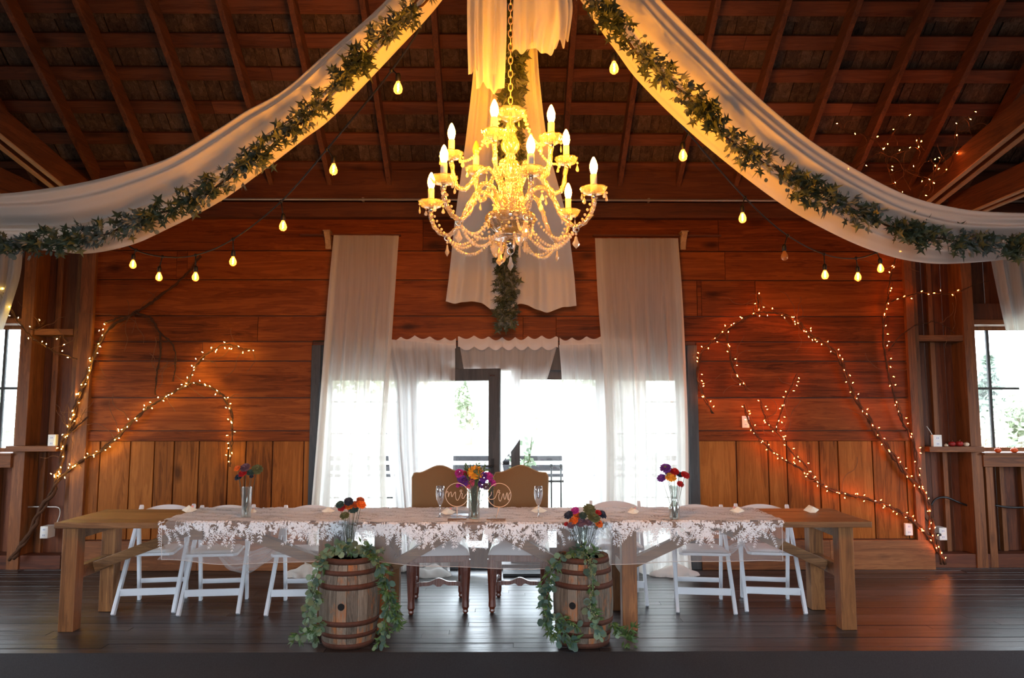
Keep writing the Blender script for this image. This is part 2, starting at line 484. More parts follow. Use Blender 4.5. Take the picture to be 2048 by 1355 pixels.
M['tree_d'] = leafy('dark_conifer', (.20,.26,.20), .7, .4)
M['tree_y'] = leafy('autumn_foliage', (.66,.58,.46), .7, .4)
M['yard'] = pbr('unseen_dark_ground', (.16,.15,.13), .9)  # dark tone for the added ground out of view
M['trunk'] = pbr('washed_out_trunk', (.33,.28,.22), .9)
M['grass'] = pbr('washed_out_meadow', (.42,.43,.36), .9, 0, .1, .3, 3, .3)
M['rail'] = pbr('weathered_rail', (.05,.05,.055), .7, 0, .3, .3, 20, .4)

# ================================================================== SETTING
XL, XR = xat(640, YW), xat(1375, YW)           # opening of the glazed end
XLo, XRo = xat(622, YW), xat(1395, YW)         # outer edge of its charcoal jambs
WLx, WRx = xat(176, YW), xat(1818, YW)         # ends of the planked wall
ZD = zat(690, YW)                               # top of the charcoal frame
ZO = zat(744, YW)                               # top of the glazing
ZT = zat(404, YW)                               # underside of roof zone

def struct(o, label=None):
    o['kind'] = 'structure'
    if label: o['label'] = label
    return o
R_ = random.Random(3)
# floor: boards laid left to right, each an island
YE = WZ(1012, 1303, 0).y                        # front edge of the boards
mb = MB(); y = YE; 
while y < 7.75:
    w = R_.uniform(.084, .098)
    x = -6.3 + R_.uniform(-1.5, 0)
    while x < 6.3:
        L = R_.uniform(1.2, 3.4)
        dz = R_.uniform(-.0016, .0012)
        mb.box((max(x, -6.3), y+.0014, -.03), (min(x+L-.002, 6.3), y+w-.0014, dz))
        x += L
    y += w
mb.box((-6.3, YE-.004, -.05), (6.3, 7.8, -.031))
fl = struct(mb.build('floor', M['floor'], bevel=.0012), 'worn black plank floor with rusty orange wear')
mb = MB()
mb.box((-6.3, -3.0, -.05), (6.3, YE-.004, .002))
struct(mb.build('floor', M['carpet']), 'charcoal carpet in front of the plank floor')

# planked end wall
rows = [404, 436, 502, 560, 632, 683, 722, 795, 861]
zs = [zat(p, YW) for p in rows]
mb = MB()
def plankrow(z1, z0, xa, xb, seams):
    xs = [xa] + [s for s in seams if xa+.25 < s < xb-.25] + [xb]
    for a, b in zip(xs, xs[1:]):
        d = R_.uniform(-.004, .004)
        mb.box((a+.002, YW+d, z0+.006), (b-.002, YW+.03, z1-.006))
for i in range(len(zs)-1):
    z1, z0 = zs[i], zs[i+1]
    seams = sorted(R_.uniform(WLx, WRx) for _ in range(3))
    if z0 < ZD - .03:
        for a, b in ((WLx, XLo), (XRo, WRx)):
            plankrow(z1, z0, a, b, [xat(400, YW)] if i == 5 else [])
    else: plankrow(z1, z0, WLx, WRx, seams)
for a, b in ((WLx, XLo), (XRo, WRx)):           # chair rail board
    mb.box((a, YW-.012, zat(881, YW)), (b, YW+.03, zs[-1]-.004))
struct(mb.build('wall_back', M['wall_h'], bevel=.002), 'orange horizontal plank end wall')
mb = MB()
zr, zb = zat(881, YW)-.004, zat(1078, YW)
for seams in ([176, 205, 265, 313, 352, 402, 460, 495, 548, 610, 622], [1395, 1470, 1533, 1570, 1635, 1672, 1740, 1806, 1818]):
    xs = [xat(s, YW) for s in seams]
    for a, b in zip(xs, xs[1:]):
        mb.box((a+.006, YW+R_.uniform(-.005, .003), zb+.003), (b-.006, YW+.03, zr))
struct(mb.build('wall_back', M['wall_v'], bevel=.002), 'golden vertical wainscot boards of the end wall')
mb = MB()                                        # outer sheathing kept shut behind the gaps
zz = 4.0
mb.box((WLx, YW+.031, 0), (XLo, YW+.06, zz)); mb.box((XRo, YW+.031, 0), (WRx, YW+.06, zz)); mb.box((XLo, YW+.031, ZD), (XRo, YW+.06, zz))
struct(mb.build('wall_back', M['dark_beam']), 'dark backing behind the planks')
for k, (a, b) in enumerate(((150, 622), (1395, 1850))):
    mb = MB(); xs = [xat(a, YW), xat(a+(b-a)*.55, YW), xat(b, YW)]
    for p, q in zip(xs, xs[1:]): mb.box((p+.001, YW-.045, 0.0), (q-.001, YW, zat(1079, YW)))
    struct(mb.build('baseboard_'+('left', 'right')[k], M['stud_h'], bevel=.003), 'wide plank baseboard, '+('left', 'right')[k]+' of the glazed doors')

# charcoal frame round the glazed end
fr = struct(empty('door_frame', (0, YW, 0)), 'charcoal timber frame around the glazed doors')
fr.name = 'trim_1'
def part(mb_, name, mat, parent, bevel=0):
    o = mb_.build(name, mat, None, bevel)
    o.parent = parent
    o.matrix_parent_inverse = Matrix.Translation(-Vector(parent.location)) if parent.rotation_euler.z == 0 else (Matrix.Translation(parent.location) @ Matrix.Rotation(parent.rotation_euler.z, 4, 'Z')).inverted()
    return o
for a, b in ((XLo, XL), (XR, XRo)):
    mb = MB(); mb.box((a, YW-.03, 0.0), (b, YW+.12, ZD-.001)); part(mb, 'jamb', M['jamb'], fr, .004)
mb = MB(); mb.box((XL, YW-.01, ZO+.02), (XR, YW+.12, ZD-.002)); part(mb, 'header', M['jamb'], fr, .004)
mb = MB(); mb.box((XL, YW-.02, 0.0), (XR, YW+.16, .05)); part(mb, 'threshold', M['jamb'], fr, .004)

# glazing: outer units (with muntins), a fixed leaf and the leaf that stands open
def glazed(name, x0, x1, y, z0, z1, stile, munt, mats=('jamb', 'pane'), t=.045, label=None):
    r = struct(empty(name, ((x0+x1)/2, y, z0)), label)
    mb = MB()
    mb.box((x0, y, z0), (x0+stile, y+t, z1)); mb.box((x1-stile, y, z0), (x1, y+t, z1))
    mb.box((x0+stile, y, z1-stile), (x1-stile, y+t, z1)); mb.box((x0+stile, y, z0), (x1-stile, y+t, z0+stile*1.6))
    part(mb, 'frame', M[mats[0]], r, .003)
    if munt:
        mb = MB(); ih, iv = munt
        for k in range(1, ih): zk = z0+(z1-z0)*k/ih; mb.box((x0+stile, y+.01, zk-.007), (x1-stile, y+t-.01, zk+.007))
        for k in range(1, iv): xk = x0+(x1-x0)*k/iv; mb.box((xk-.007, y+.011, z0+stile), (xk+.007, y+t-.011, z1-stile))
        part(mb, 'muntins', M[mats[0]], r)
    mb = MB(); mb.box((x0+stile, y+t/2-.002, z0+stile), (x1-stile, y+t/2+.002, z1-stile)); part(mb, 'pane', M[mats[1]], r)
    return r
glazed('window_3', XL, xat(812, YW), YW+.05, .05, ZO+.02, .10, (6, 2), label='tall divided window behind the left curtains')
glazed('window_4', xat(1212, YW), XR, YW+.05, .05, ZO+.02, .10, (6, 2), label='tall divided window behind the right curtains')
glazed('door_1', xat(1022, YW), xat(1212, YW), YW+.05, .05, ZO+.02, .09, None, label='closed glass door leaf right of the open one')
d2 = glazed('door_2', 0, 1.0, 0, 0, W(990, 735, 6.93).z-.06, .115, None, label='charcoal framed glass door leaf standing ajar')
d2.location = (xat(812, YW), YW+.04, .055)
for c in KIDS(d2): c.matrix_parent_inverse = Matrix.Identity(4)
dx = xat(999, 6.93) - xat(812, YW); dy = 6.93-(YW+.04)
d2.scale = (sqrt(dx*dx+dy*dy), 1, 1)
d2.rotation_euler = (0, 0, math.atan2(dy, dx))
mb = MB(); mb.tube([(.93, -.002, .95), (.93, -.05, .95), (.84, -.05, .95)], .009); h = mb.build('door_handle', M['black'], d2)
mb = MB(); mb.box((.915, -.006, .88), (.945, 0, 1.02)); mb.build('lock_plate', M['black'], d2)
mb = MB(); mb.box((.90, -.004, 1.80), (.95, 0, 1.812)); o = mb.build('name_plate', M['chrome'], d2)

# plate beam and conduit
mb = MB(); mb.box((-6.2, YW-.11, zat(434, YW-.11)), (6.2, YW-.006, zat(404, YW-.11)+.0)); struct(mb.build('trim_2', M['dark_beam'], bevel=.004), 'dark plate beam along the top of the end wall')
mb = MB(); mb.beam((-6.2, YW-.03, zat(380, YW)), (6.2, YW-.03, zat(380, YW)), .30, .28); struct(mb.build('trim_3', M['dark_beam']), 'dark sill board under the rafter feet')
mb = MB()
zp = zat(399, YW-.24)
mb.tube([(-6.2, YW-.24, zp), (6.2, YW-.24, zp-.005)], .012, 8)
for k in range(9): mb.cbox((-5.6+k*1.4, YW-.22, zp), (.02, .05, .035))
tag(mb.build('conduit', M['pipe']), 'long thin grey conduit pipe running along the wall top', 'pipe')

# side bays: outer boards, posts, nailers, shelves, windows
def bay(side):
    s = -1 if side == 'left' else 1
    def X(p): return xat(p, YW-.02)
    inner = X(160 if s < 0 else 1838); outer = s*6.31
    if s < 0: wa, wb, post = outer+.41, X(24), (X(24), X(52))
    else: wa, wb, post = X(1962), outer-.41, (X(1942), X(1966))
    wz0, wz1 = zat(902, YB), zat(652, YB)
    mb = MB(); x = min(inner, outer); xe = max(inner, outer)
    while x < xe:
        w = R_.uniform(.20, .28); x1 = min(x+w, xe)
        y0 = YB+R_.uniform(0, .012)
        if x1 > wa and x < wb:
            mb.box((x+.002, y0, -.02), (x1-.002, YB+.03, wz0)); mb.box((x+.002, y0, wz1), (x1-.002, YB+.03, 4.1))
            if x < wa: mb.box((x+.002, y0, wz0), (wa, YB+.03, wz1))
            if x1 > wb: mb.box((wb, y0, wz0), (x1-.002, YB+.03, wz1))
        else: mb.box((x+.002, y0, -.02), (x1-.002, YB+.03, 4.1))
        x = x1
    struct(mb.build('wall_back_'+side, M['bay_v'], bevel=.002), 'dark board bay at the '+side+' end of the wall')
    # timbers, each its own piece
    def timber(lo, hi, mat='stud', lab=None):
        m_ = MB(); lo2 = [min(a, b) for a, b in zip(lo, hi)]; hi2 = [max(a, b) for a, b in zip(lo, hi)]
        m_.box(lo2, hi2); return part(m_, 'timber', M[mat], fr_, .003)
    fr_ = struct(empty('trim_'+('4' if s < 0 else '5'), (s*5.0, YB, 0)), 'posts, nailers and shelf of the '+side+' bay')
    T0, T1 = YW+.035, YB
    if s < 0:
        timber((X(150), YW-.04, 0), (X(178), YB, 3.95)); timber((X(132), YW+.04, 0), (X(149), YB, 3.95))
        timber((X(26), YW+.02, 0), (X(50), YB, 3.95))
        timber((X(52), T0, zat(670, T0)), (X(131), T1, zat(658, T0)), 'stud_h')
        timber((X(22), YW-.06, zat(902, YW-.06)), (X(122), T1, zat(891, YW-.06)), 'stud_h')
        timber((X(60), T1-.05, .1), (X(70), T1, zat(905, YW))); timber((X(70), T1-.03, zat(890, YW)), (X(82), T1, 3.9))
        timber((X(26), T0, 0.0), (X(131), T1-.06, .13), 'dark_beam')
        timber((outer, T0, 0.0), (X(26), T1, .13), 'dark_beam')
        timber((outer, T0-.04, wz0-.14), (X(26), T1, wz0-.02), 'stud_h'); timber((outer, YW-.02, wz0-.02), (X(28), T1, wz0), 'stud_h')
        timber((outer, T0, wz1), (X(26), T1, wz1+.05), 'stud_h')
        for p in (-30, 8): timber((X(p), T1-.06, .13), (X(p+9), T1, wz0-.14))
    else:
        timber((X(1820), YW-.04, 0), (X(1836), YB, 3.95)); timber((X(1838), YW+.02, 0), (X(1850), YB, 3.95))
        timber((X(1942), YW+.02, 0), (X(1964), YB, 3.95)); timber((X(1970), YW+.03, 0), (X(1985), YB, wz0-.14))
        timber((X(1850), T0, zat(681, T0)), (X(1942), T1, zat(669, T0)), 'stud_h')
        timber((X(1850), YW-.06, zat(904, YW-.06)), (X(1958), T1, zat(893, YW-.06)), 'stud_h')
        timber((X(1893), T1-.04, zat(890, YW)), (X(1903), T1, 3.9)); timber((X(1905), T1-.05, .1), (X(1915), T1, zat(905, YW)))
        timber((X(1850), T0, 0.0), (X(1942), T1-.06, .13), 'dark_beam'); timber((X(1964), T0, 0.0), (outer, T1, .13), 'dark_beam')
        timber((X(1964), T0-.03, wz0-.14), (outer, T1, wz0-.02), 'stud_h'); timber((X(1962), YW-.03, wz0-.02), (outer, T1, wz0), 'stud_h')
        timber((X(1964), T0, wz1), (outer, T1, wz1+.05), 'stud_h'); timber((X(1964), T0+.05, wz1+.05), (outer, T1, wz1+.22), 'bay_v')
        for p in (2018, 2062): timber((X(p), T1-.06, .13), (X(p+9), T1, wz0-.14))
    # window sash
    r = struct(empty('window_'+('1' if s < 0 else '2'), ((wa+wb)/2, YB+.03, wz0)), 'small divided window in the '+side+' bay')
    mb = MB(); y0, y1 = YB+.02, YB+.055; e = .035
    mb.box((wa, y0, wz0), (wa+e, y1, wz1)); mb.box((wb-e, y0, wz0), (wb, y1, wz1)); mb.box((wa+e, y0, wz0), (wb-e, y1, wz0+e)); mb.box((wa+e, y0, wz1-e), (wb-e, y1, wz1))
    part(mb, 'window_frame', M['stud'], r)
    mb = MB(); zm = zat(776, YB); mb.box((wa+e, y0+.005, zm-.012), (wb-e, y1-.005, zm+.012))
    xm = X(2022) if s > 0 else X(-38); mb.box((xm-.014, y0+.006, wz0+e), (xm+.014, y1-.006, wz1-e)); part(mb, 'muntins', M['jamb'], r)
    mb = MB(); mb.box((wa+e, y0+.015, wz0+e), (wb-e, y0+.019, wz1-e)); part(mb, 'pane', M['pane'], r)
    return wz0
WZ0 = bay('left'); bay('right')

# side walls and rear wall (with the openings the daylight comes through)
def sidewall(s):
    mb = MB(); x0, x1 = (6.3, 6.36) if s > 0 else (-6.36, -6.3)
    def zt(y): return 7.45-.7427*abs(y-2.2)
    y = -3.0
    while y < 7.45:
        y1 = min(y+.25, 7.45)
        t = min(zt(y), zt(y1))+.12
        if 3.2 < (y+y1)/2 < 5.8: spans = ((0, .7), (2.1, t))
        else: spans = ((0, t),)
        for a, b in spans: mb.box((x0, y+.002, a), (x1, y1-.002, b))
        y = y1
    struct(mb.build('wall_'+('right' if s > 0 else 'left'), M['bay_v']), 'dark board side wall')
sidewall(-1); sidewall(1)
mb = MB(); x = -6.3
while x < 6.3:
    x1 = x+.3
    if abs((x+x1)/2) < 2.2: mb.box((x, -3.06, 2.8), (x1-.003, -3.0, 3.7)); mb.box((x, -3.06, 0), (x1-.003, -3.0, .1))
    else: mb.box((x, -3.06, 0), (x1-.003, -3.0, 3.7))
    x = x1
struct(mb.build('wall_front', M['bay_v']), 'board wall behind the viewpoint')

# roof: rafters, purlins, shingles.  underside of rafters passes (Y=7.1, z=ZRU)
SL = .7427; ZRU = zat(392, 7.1)
CS = 1/sqrt(1+SL*SL)
def roofz(y, off=0): return ZRU + SL*(7.1-y) + off/CS
YR = 2.2
ceil = MB()
y = 7.5; 
ky = 0
while y > YR:
    y1 = y-.42
    x = -6.35
    while x < 6.35:
        w = R_.uniform(.06, .17)
        d = R_.uniform(0, .012); t = R_.uniform(-.01, .01)
        p = [(x, y+.03, roofz(y+.03, .175+d)), (x+w-.004, y+.03, roofz(y+.03, .175+d+t)), (x+w-.004, y1, roofz(y1, .195+d+t)), (x, y1, roofz(y1, .195+d))]
        ceil.slab(p, (0, 0, .012))
        x += w
    y = y1
ce = struct(ceil.build('ceiling', M['shingle']), 'old shingled roof seen from below')
def prow(py):                                    # where the purlin band at image row py crosses the roof plane
    d = ray(1012, py); k = d.z/d.y
    return (ZRU + SL*7.1 + .15/CS - 1.56)/(k+SL)
pur = [prow(p) for p in (385, 336, 279, 217, 150, 84, 15)]
stp = (pur[3]-pur[6])/3
while pur[-1]-stp > YR+.1: pur.append(pur[-1]-stp)
pur.insert(0, 7.38)
for yk in pur:
    mb = MB(); x = -6.3
    while x < 6.3:
        L = R_.uniform(2.4, 4.5); x1 = min(x+L, 6.3)
        mb.beam((x, yk, roofz(yk, .155)), (x1-.003, yk, roofz(yk, .155)), .125, .028, up=(0, SL, 1))
        x = x1
    o = mb.build('purlin', M['purlin'], ce, .002)
k0 = -10
for k in range(-11, 11):
    x = .562+.575*k
    mb = MB(); xo = R_.uniform(-.012, .012)
    mb.beam((x+xo, 7.36, roofz(7.36, .07)), (x-xo, YR, roofz(YR, .07)), .048, .138, up=(0, SL, 1))
    mb.build('rafter', M['rafter'], ce, .003)
mb = MB(); mb.box((-6.3, YR-.03, roofz(YR, .0)-.1), (6.3, YR+.03, roofz(YR, .18))); mb.build('ridge_beam', M['purlin'], ce)
mb = MB(); zt = roofz(YR, .2)
mb.add([(-6.36, YR, zt), (6.36, YR, zt), (6.36, -3.06, zt-SL*5.26), (-6.36, -3.06, zt-SL*5.26), (-6.36, YR, zt+.05), (6.36, YR, zt+.05), (6.36, -3.06, zt-SL*5.26+.05), (-6.36, -3.06, zt-SL*5.26+.05)],
       [(0, 1, 2, 3), (4, 7, 6, 5), (0, 4, 5, 1), (1, 5, 6, 2), (2, 6, 7, 3), (3, 7, 4, 0)])
struct(mb.build('ceiling', M['shingle']), 'roof slope over the viewpoint')
mb = MB()
mb.slab([(-6.36, 7.5, roofz(7.5, .23)), (6.36, 7.5, roofz(7.5, .23)), (6.36, YR, roofz(YR, .23)), (-6.36, YR, roofz(YR, .23))], (0, 0, .04))
struct(mb.build('ceiling', M['black']), 'dark roofing over the shingles')
# doubled side beams coming forward from the corner posts
for s in (-1, 1):
    for kind, (a, b) in {'rising brace beam': ((s*4.12, 7.02, 3.60), (s*4.12, 3.4, 4.26)), 'level tie beam': ((s*4.42, 7.1, 3.50), (s*4.42, 2.6, 3.50))}.items():
        e = empty('roof_beam', a); struct(e, 'doubled '+kind+' at the '+('left' if s < 0 else 'right')+' side'); e.name = 'trim_6'
        for q in (-.055, .055):
            mb = MB(); A = Vector(a)+Vector((q, 0, 0)); B = Vector(b)+Vector((q, 0, 0))
            mb.beam(A, B, .042, .22); part(mb, 'board', M['rafter'], e, .003)
            mb = MB(); dz = Vector((0, 0, -.118)); mb.beam(A+dz, B+dz, .044, .012); part(mb, 'pale_edge', M['pale_timber'], e)  # paler strip along the underside of each board
        if kind.startswith('level'):
            mb = MB(); mb.cbox((a[0], 5.6, 3.5), (.17, .06, .28)); part(mb, 'splice_plate', M['black'], e)
    mb = MB(); mb.box((s*4.12-.09, 6.95, 0) if s > 9 else (s*4.24-.07, 7.02, 3.2), (s*4.24+.07, 7.13, 3.72)); struct(mb.build('trim_7', M['rafter'], bevel=.003), 'post head under the '+('left' if s < 0 else 'right')+' beams')

# ledge and corbels above the tall curtains
zl = zat(470, YW-.08)
for (p0, p1, side) in ((590, 796, 'left'), (1190, 1452, 'right')):
    mb = MB(); mb.box((xat(p0, YW-.05), YW-.05, zl), (xat(p1, YW-.05), YW-.006, zl+.018))
    tag(mb.build('curtain_ledge', M['dark_beam'], bevel=.002), 'thin dark ledge above the tall %s curtain' % side, 'ledge', 'ledges above the tall curtains')
for px, side in ((645, 'left'), (1377, 'right')):
    x = xat(px, YW-.1); mb = MB(); z = zl+.03
    mb.slab([(x-.028, YW-.11, z), (x-.028, YW-.11, z-.02), (x-.028, YW-.09, z-.035), (x-.028, YW-.06, z-.07), (x-.028, YW-.035, z-.12), (x-.028, YW-.028, z-.16), (x-.028, YW-.012, z-.16), (x-.028, YW-.006, z)], (.056, 0, 0))
    mb.box((x-.036, YW-.12, z), (x+.036, YW-.006, z+.012))
    tag(mb.build('corbel', M['pale_timber'], bevel=.002), 'small pale wooden corbel beside the tall %s curtain top' % side, 'corbel', 'corbels')

# ================================================================== OUTSIDE
mb = MB(); y = 7.81
while y < 10.2:
    mb.box((-7, y, -.10), (7, y+.136, -.04)); y += .14
struct(mb.build('floor', M['outer_floor']), 'pale plank deck outside the glazed doors')
mb = MB(); mb.grid(lambda u, v: Vector((-70+140*u, 10.2+110*v, -.6+(0 if v < .12 else (v-.12)*13+sin(u*9)*.8*v))), 30, 20)
struct(mb.build('ground', M['grass']), 'washed-out meadow rising beyond the deck')
mb = MB()
for a, b, c_, d in ((-70, -60, -6.6, 10.2), (6.6, -60, 70, 10.2), (-6.6, -60, 6.6, -3.3)): mb.box((a, b, -.7), (c_, d, -.6))
struct(mb.build('ground', M['yard']), 'unseen dark ground added around the barn')  # unseen ground added to cut upward light and darken the ceiling
YF = 10.0
rl = empty('deck_railing', (0, YF, -.04))
tag(rl, 'weathered dark board railing at the edge of the outside deck', 'railing')
for a, b in ((911, 921), (929, 941), (947, 953)):
    mb = MB(); mb.box((-4.4, YF-.02, zat(b, YF)), (4.4, YF+.03, zat(a, YF))); part(mb, 'rail_board', M['rail'], rl)
for k in range(5):
    mb = MB(); x = -4.2+2.1*k; mb.box((x-.05, YF+.031, -.04), (x+.05, YF+.12, zat(905, YF))); part(mb, 'post', M['rail'], rl)
gt = empty('iron_fence', (.9, 9.6, -.04)); tag(gt, 'short black iron fence panel standing on the deck outside', 'fence')
for px in (1102, 1121, 1140, 1160):
    x = xat(px, 9.6); mb = MB(); mb.tube([(x, 9.6, -.04), (x, 9.6, zat(934, 9.6))], .012, 6); mb.ball((x, 9.6, zat(931, 9.6)), .028, 6, 4); part(mb, 'picket', M['metal_black'], gt)
for py in (960, 1060):
    mb = MB(); mb.box((xat(1095, 9.6), 9.588, zat(py+4, 9.6)), (xat(1166, 9.6), 9.612, zat(py, 9.6))); part(mb, 'fence_rail', M['metal_black'], gt)

def leafball(mb, c, r, n, ls, rnd, squash=1.0, shell=.55):
    for _ in range(n):
        d = Vector((rnd.gauss(0, 1), rnd.gauss(0, 1), rnd.gauss(0, 1))).normalized()
        k = rnd.uniform(shell, 1)
        p = Vector(c)+Vector((d.x*r*k, d.y*r*k, d.z*r*k*squash))
        a = Vector((rnd.gauss(0, 1), rnd.gauss(0, 1), rnd.gauss(0, 1))).normalized(); b = a.orthogonal().normalized(); s_ = ls*rnd.uniform(.6, 1.3)
        mb.add([p-a*s_, p+b*s_*.5, p+a*s_, p-b*s_*.5], [(0, 1, 2, 3)])
def tree(px, Y, h, w, kind, label, seed):
    rnd = random.Random(seed); x = xat(px, Y); z0 = -.6+(max(0, (Y-10.2)/110-.12))*13
    t = empty('garden_tree', (x, Y, z0)); tag(t, label, 'tree')
    mb = MB(); mb.tube([(0, 0, -.3), (w*.03, 0, h*.35), (0, 0, h*.75)], [w*.06, w*.045, w*.015], 7); mb.build('trunk', M['trunk'], t)
    mb = MB()
    if kind == 'cone':
        for k in range(14):
            q = k/13; leafball(mb, (0, 0, h*(.12+.86*q)), w*.5*(1.05-q), 60, w*.10, rnd, .4)
        mb.build('foliage', M['tree_d'], t)
    else:
        for k in range(9):
            a = rnd.uniform(0, 6.28); r = rnd.uniform(0, w*.3)
            leafball(mb, (r*cos(a), r*sin(a), h*rnd.uniform(.4, .85)), w*.26, 110, w*.05, rnd)
        mb.build('foliage', M[kind], t)
tree(1982, 27, 3.6, 2.4, 'cone', 'dark conifer seen through the right window', 1)
tree(2035, 24, 2.3, 3.0, 'tree', 'low green bush seen through the right window', 2)
tree(1962, 23, 1.7, 2.0, 'tree_y', 'yellowing shrub beside the conifer outside the right window', 3)
tree(885, 36, 6.0, 5.5, 'tree_y', 'washed-out autumn tree seen through the open door glass', 4)
tree(935, 30, 2.6, 3.2, 'tree', 'small bush below the autumn tree outside', 5)
tree(1112, 48, 6.6, 4.2, 'tree', 'green tree seen right of the tied-back curtain', 6)
tree(1075, 30, 2.4, 2.8, 'tree_y', 'yellow shrub seen right of the tied-back curtain', 7)
tree(1200, 40, 6, 6, 'tree', 'wide tree beyond the right-hand curtains', 8)
tree(720, 40, 5.5, 7, 'tree', 'wide tree beyond the left-hand curtains', 9)
tree(-10, 26, 3, 3, 'tree', 'green shrub outside the left window', 10)
rnd = random.Random(5); t = empty('ivy_plant', (xat(1042, 8.4), 8.4, -.04)); tag(t, 'leafy climbing plant in a pot just outside the door', 'plant')
mb = MB(); mb.lathe([(0, 0), (.11, 0), (.15, .26), (.16, .28), (.13, .28), (.12, .2), (0, .2)], n=16); mb.build('pot', M['rail'], t)
mb = MB(); mb2 = MB()
for k in range(9):
    a = rnd.uniform(0, 6.28); P = Path([(0, 0, .2), (.05*cos(a), .05*sin(a), .7), (.13*cos(a), .1*sin(a), rnd.uniform(.95, 1.28))]); mb2.tube(P.p, .006, 5)
    for j in range(16):
        p = P.at(.35+.65*j/15)+Vector((rnd.uniform(-.05, .05),)*3); s_ = rnd.uniform(.025, .045); d = Vector((rnd.gauss(0, 1), rnd.gauss(0, 1), rnd.gauss(0, 1))).normalized(); b = d.orthogonal()
        mb.add([p, p+d*s_+b*s_*.6, p+d*s_*2, p+d*s_-b*s_*.6], [(0, 1, 2, 3)])
mb.build('leaves', M['euc'], t); mb2.build('stem', M['stem'], t)

# ================================================================== TABLES
ZTB = .76
YT0, YT1 = 5.17, 5.84
def farm_table(px0, px1, legs, shift, label):
    x0, x1 = xat(px0, YT0, 1046), xat(px1, YT0, 1046); xc = (x0+x1)/2
    t = empty('farm_table', (xc, 5.5, 0)); tag(t, label, 'table', 'long farm tables')
    rnd = random.Random(int(px0)); n = 4; wd_ = (YT1-YT0)/n
    mb = MB()
    for k in range(n):
        y = YT0+k*wd_-shift; mb.box((x0-xc+rnd.uniform(0, .008), y+.002-5.5, ZTB-.042), (x1-xc-rnd.uniform(0, .008), y+wd_-.002-5.5, ZTB-rnd.uniform(0, .002)))
    mb.build('tabletop', M['table'], t, .003)
    lx = [xat(p, 5.29, 1150)-xc for p in legs]
    for x in lx:
        for y in (5.295, 5.80):
            mb = MB(); mb.box((x-.053, y-.053-5.5, 0), (x+.053, y+.045-5.5, ZTB-.043)); mb.build('leg', M['table_v'], t, .004)
        mb = MB(); mb.box((x-.03, 5.345-5.5, .34), (x+.03, 5.75-5.5, .43)); mb.build('stretcher', M['table'], t, .003)
        mb = MB(); mb.box((x-.045, 5.3485-5.5, ZTB-.13), (x+.045, 5.7465-5.5, ZTB-.043)); mb.build('crosspiece', M['table'], t, .003)
    xm = sum(lx)/2
    for x in lx:
        s = 1 if x < xm else -1
        mb = MB(); mb.beam((x+s*.035, .03, .39), (xm-s*.08, .03, ZTB-.075), .075, .07); mb.build('brace', M['table'], t, .003)
    mb = MB(); mb.box((xm-.045, -.3-shift*.8, ZTB-.125), (xm+.045, .3, ZTB-.0425)); mb.build('cleat', M['table'], t, .003)
    return t
farm_table(107, 702, (144, 654), 0, 'brown plank farm table at the left end, bare left end')
farm_table(704, 1206, (765, 1139), .07, 'brown plank farm table in the middle under the lace cloth')
farm_table(1208, 1746, (1257, 1689), 0, 'brown plank farm table at the right end, bare right end')

# tablecloth: tulle sheet laid over the tables, hanging down in front and behind, lace sewn on
CX0, CX1 = WZ(352, 1035, ZTB).x, WZ(1545, 1035, ZTB).x
def sst(a): a = max(0, min(1, a)); return a*a*(3-2*a)
TMX0, TMX1 = xat(704, YT0, 1046), xat(1206, YT0, 1046)
def front_y(x): return YT0-.012-.07*sst((x-TMX0+.07)/.07)*sst((TMX1+.07-x)/.07)
BXL, BXR = xat(697, 5.02, 1200), xat(1167, 5.02, 1200)
HF, HB = .285, .21
def cloth_hang(x):
    return HF*(1.0 - .18*math.exp(-((x-CX0)/.35)**2) + .07*sin(x*2.3+1.0))
def cloth(x, v):   # v metres along the cloth measured from the back hem over the top to the front hem
    dtop = YT1+.012-front_y(x)
    edge = 0
    if v < HB:
        d = HB-v; return Vector((x, YT1+.014+.012*sin(x*7)*d/HB, ZTB+.004-d+0))
    v -= HB
    if v < dtop: 
        return Vector((x, YT1+.012-v, ZTB+.0045+.0018*sin(x*31+v*17)+.0018*sin(x*13-v*41)))
    v -= dtop; k = v/HF
    v *= cloth_hang(x)/HF
    back = .085*math.exp(-((x-BXL)/.26)**2)+.085*math.exp(-((x-BXR)/.26)**2)
    return Vector((x+.02*k*sin(x*5), front_y(x)-.006-.016*k*(1+sin(x*9.0+.6))+back*min(1, k*1.3)*.9, ZTB+.004-v))
def cl_total(x): return HB+(YT1+.012-front_y(x))+HF
mb = MB()
def clf(u, w):
    x = CX0+(CX1-CX0)*u
    q = w
    T = cl_total(x); dt = T-HB-HF
    if w < .2: v = HB*w/.2
    elif w < .6: v = HB+dt*(w-.2)/.4
    else: v = HB+dt+HF*(w-.6)/.4
    sk = .05*sin(w*23)*(1 if u < .5 else -1)*(1-min(u, 1-u)*20 if min(u, 1-u) < .05 else 0)
    return cloth(x+sk*.6, v)
mb.grid(clf, 150, 50)
tc = mb.build('tablecloth', M['tulle']); tag(tc, 'sheer white tulle tablecloth with lace sprigs over the farm tables', 'tablecloth')
mb = MB()
mb.tube([cloth(CX0+(CX1-CX0)*k/160, cl_total(CX0+(CX1-CX0)*k/160)-.0005) for k in range(161)], .0022, 4)
mb.tube([cloth(CX0+.003, cl_total(CX0)-HF*k/20) for k in range(21)], .002, 4); mb.tube([cloth(CX1-.003, cl_total(CX1)-HF*k/20) for k in range(21)], .002, 4)
mb.build('hem', M['header'], tc)
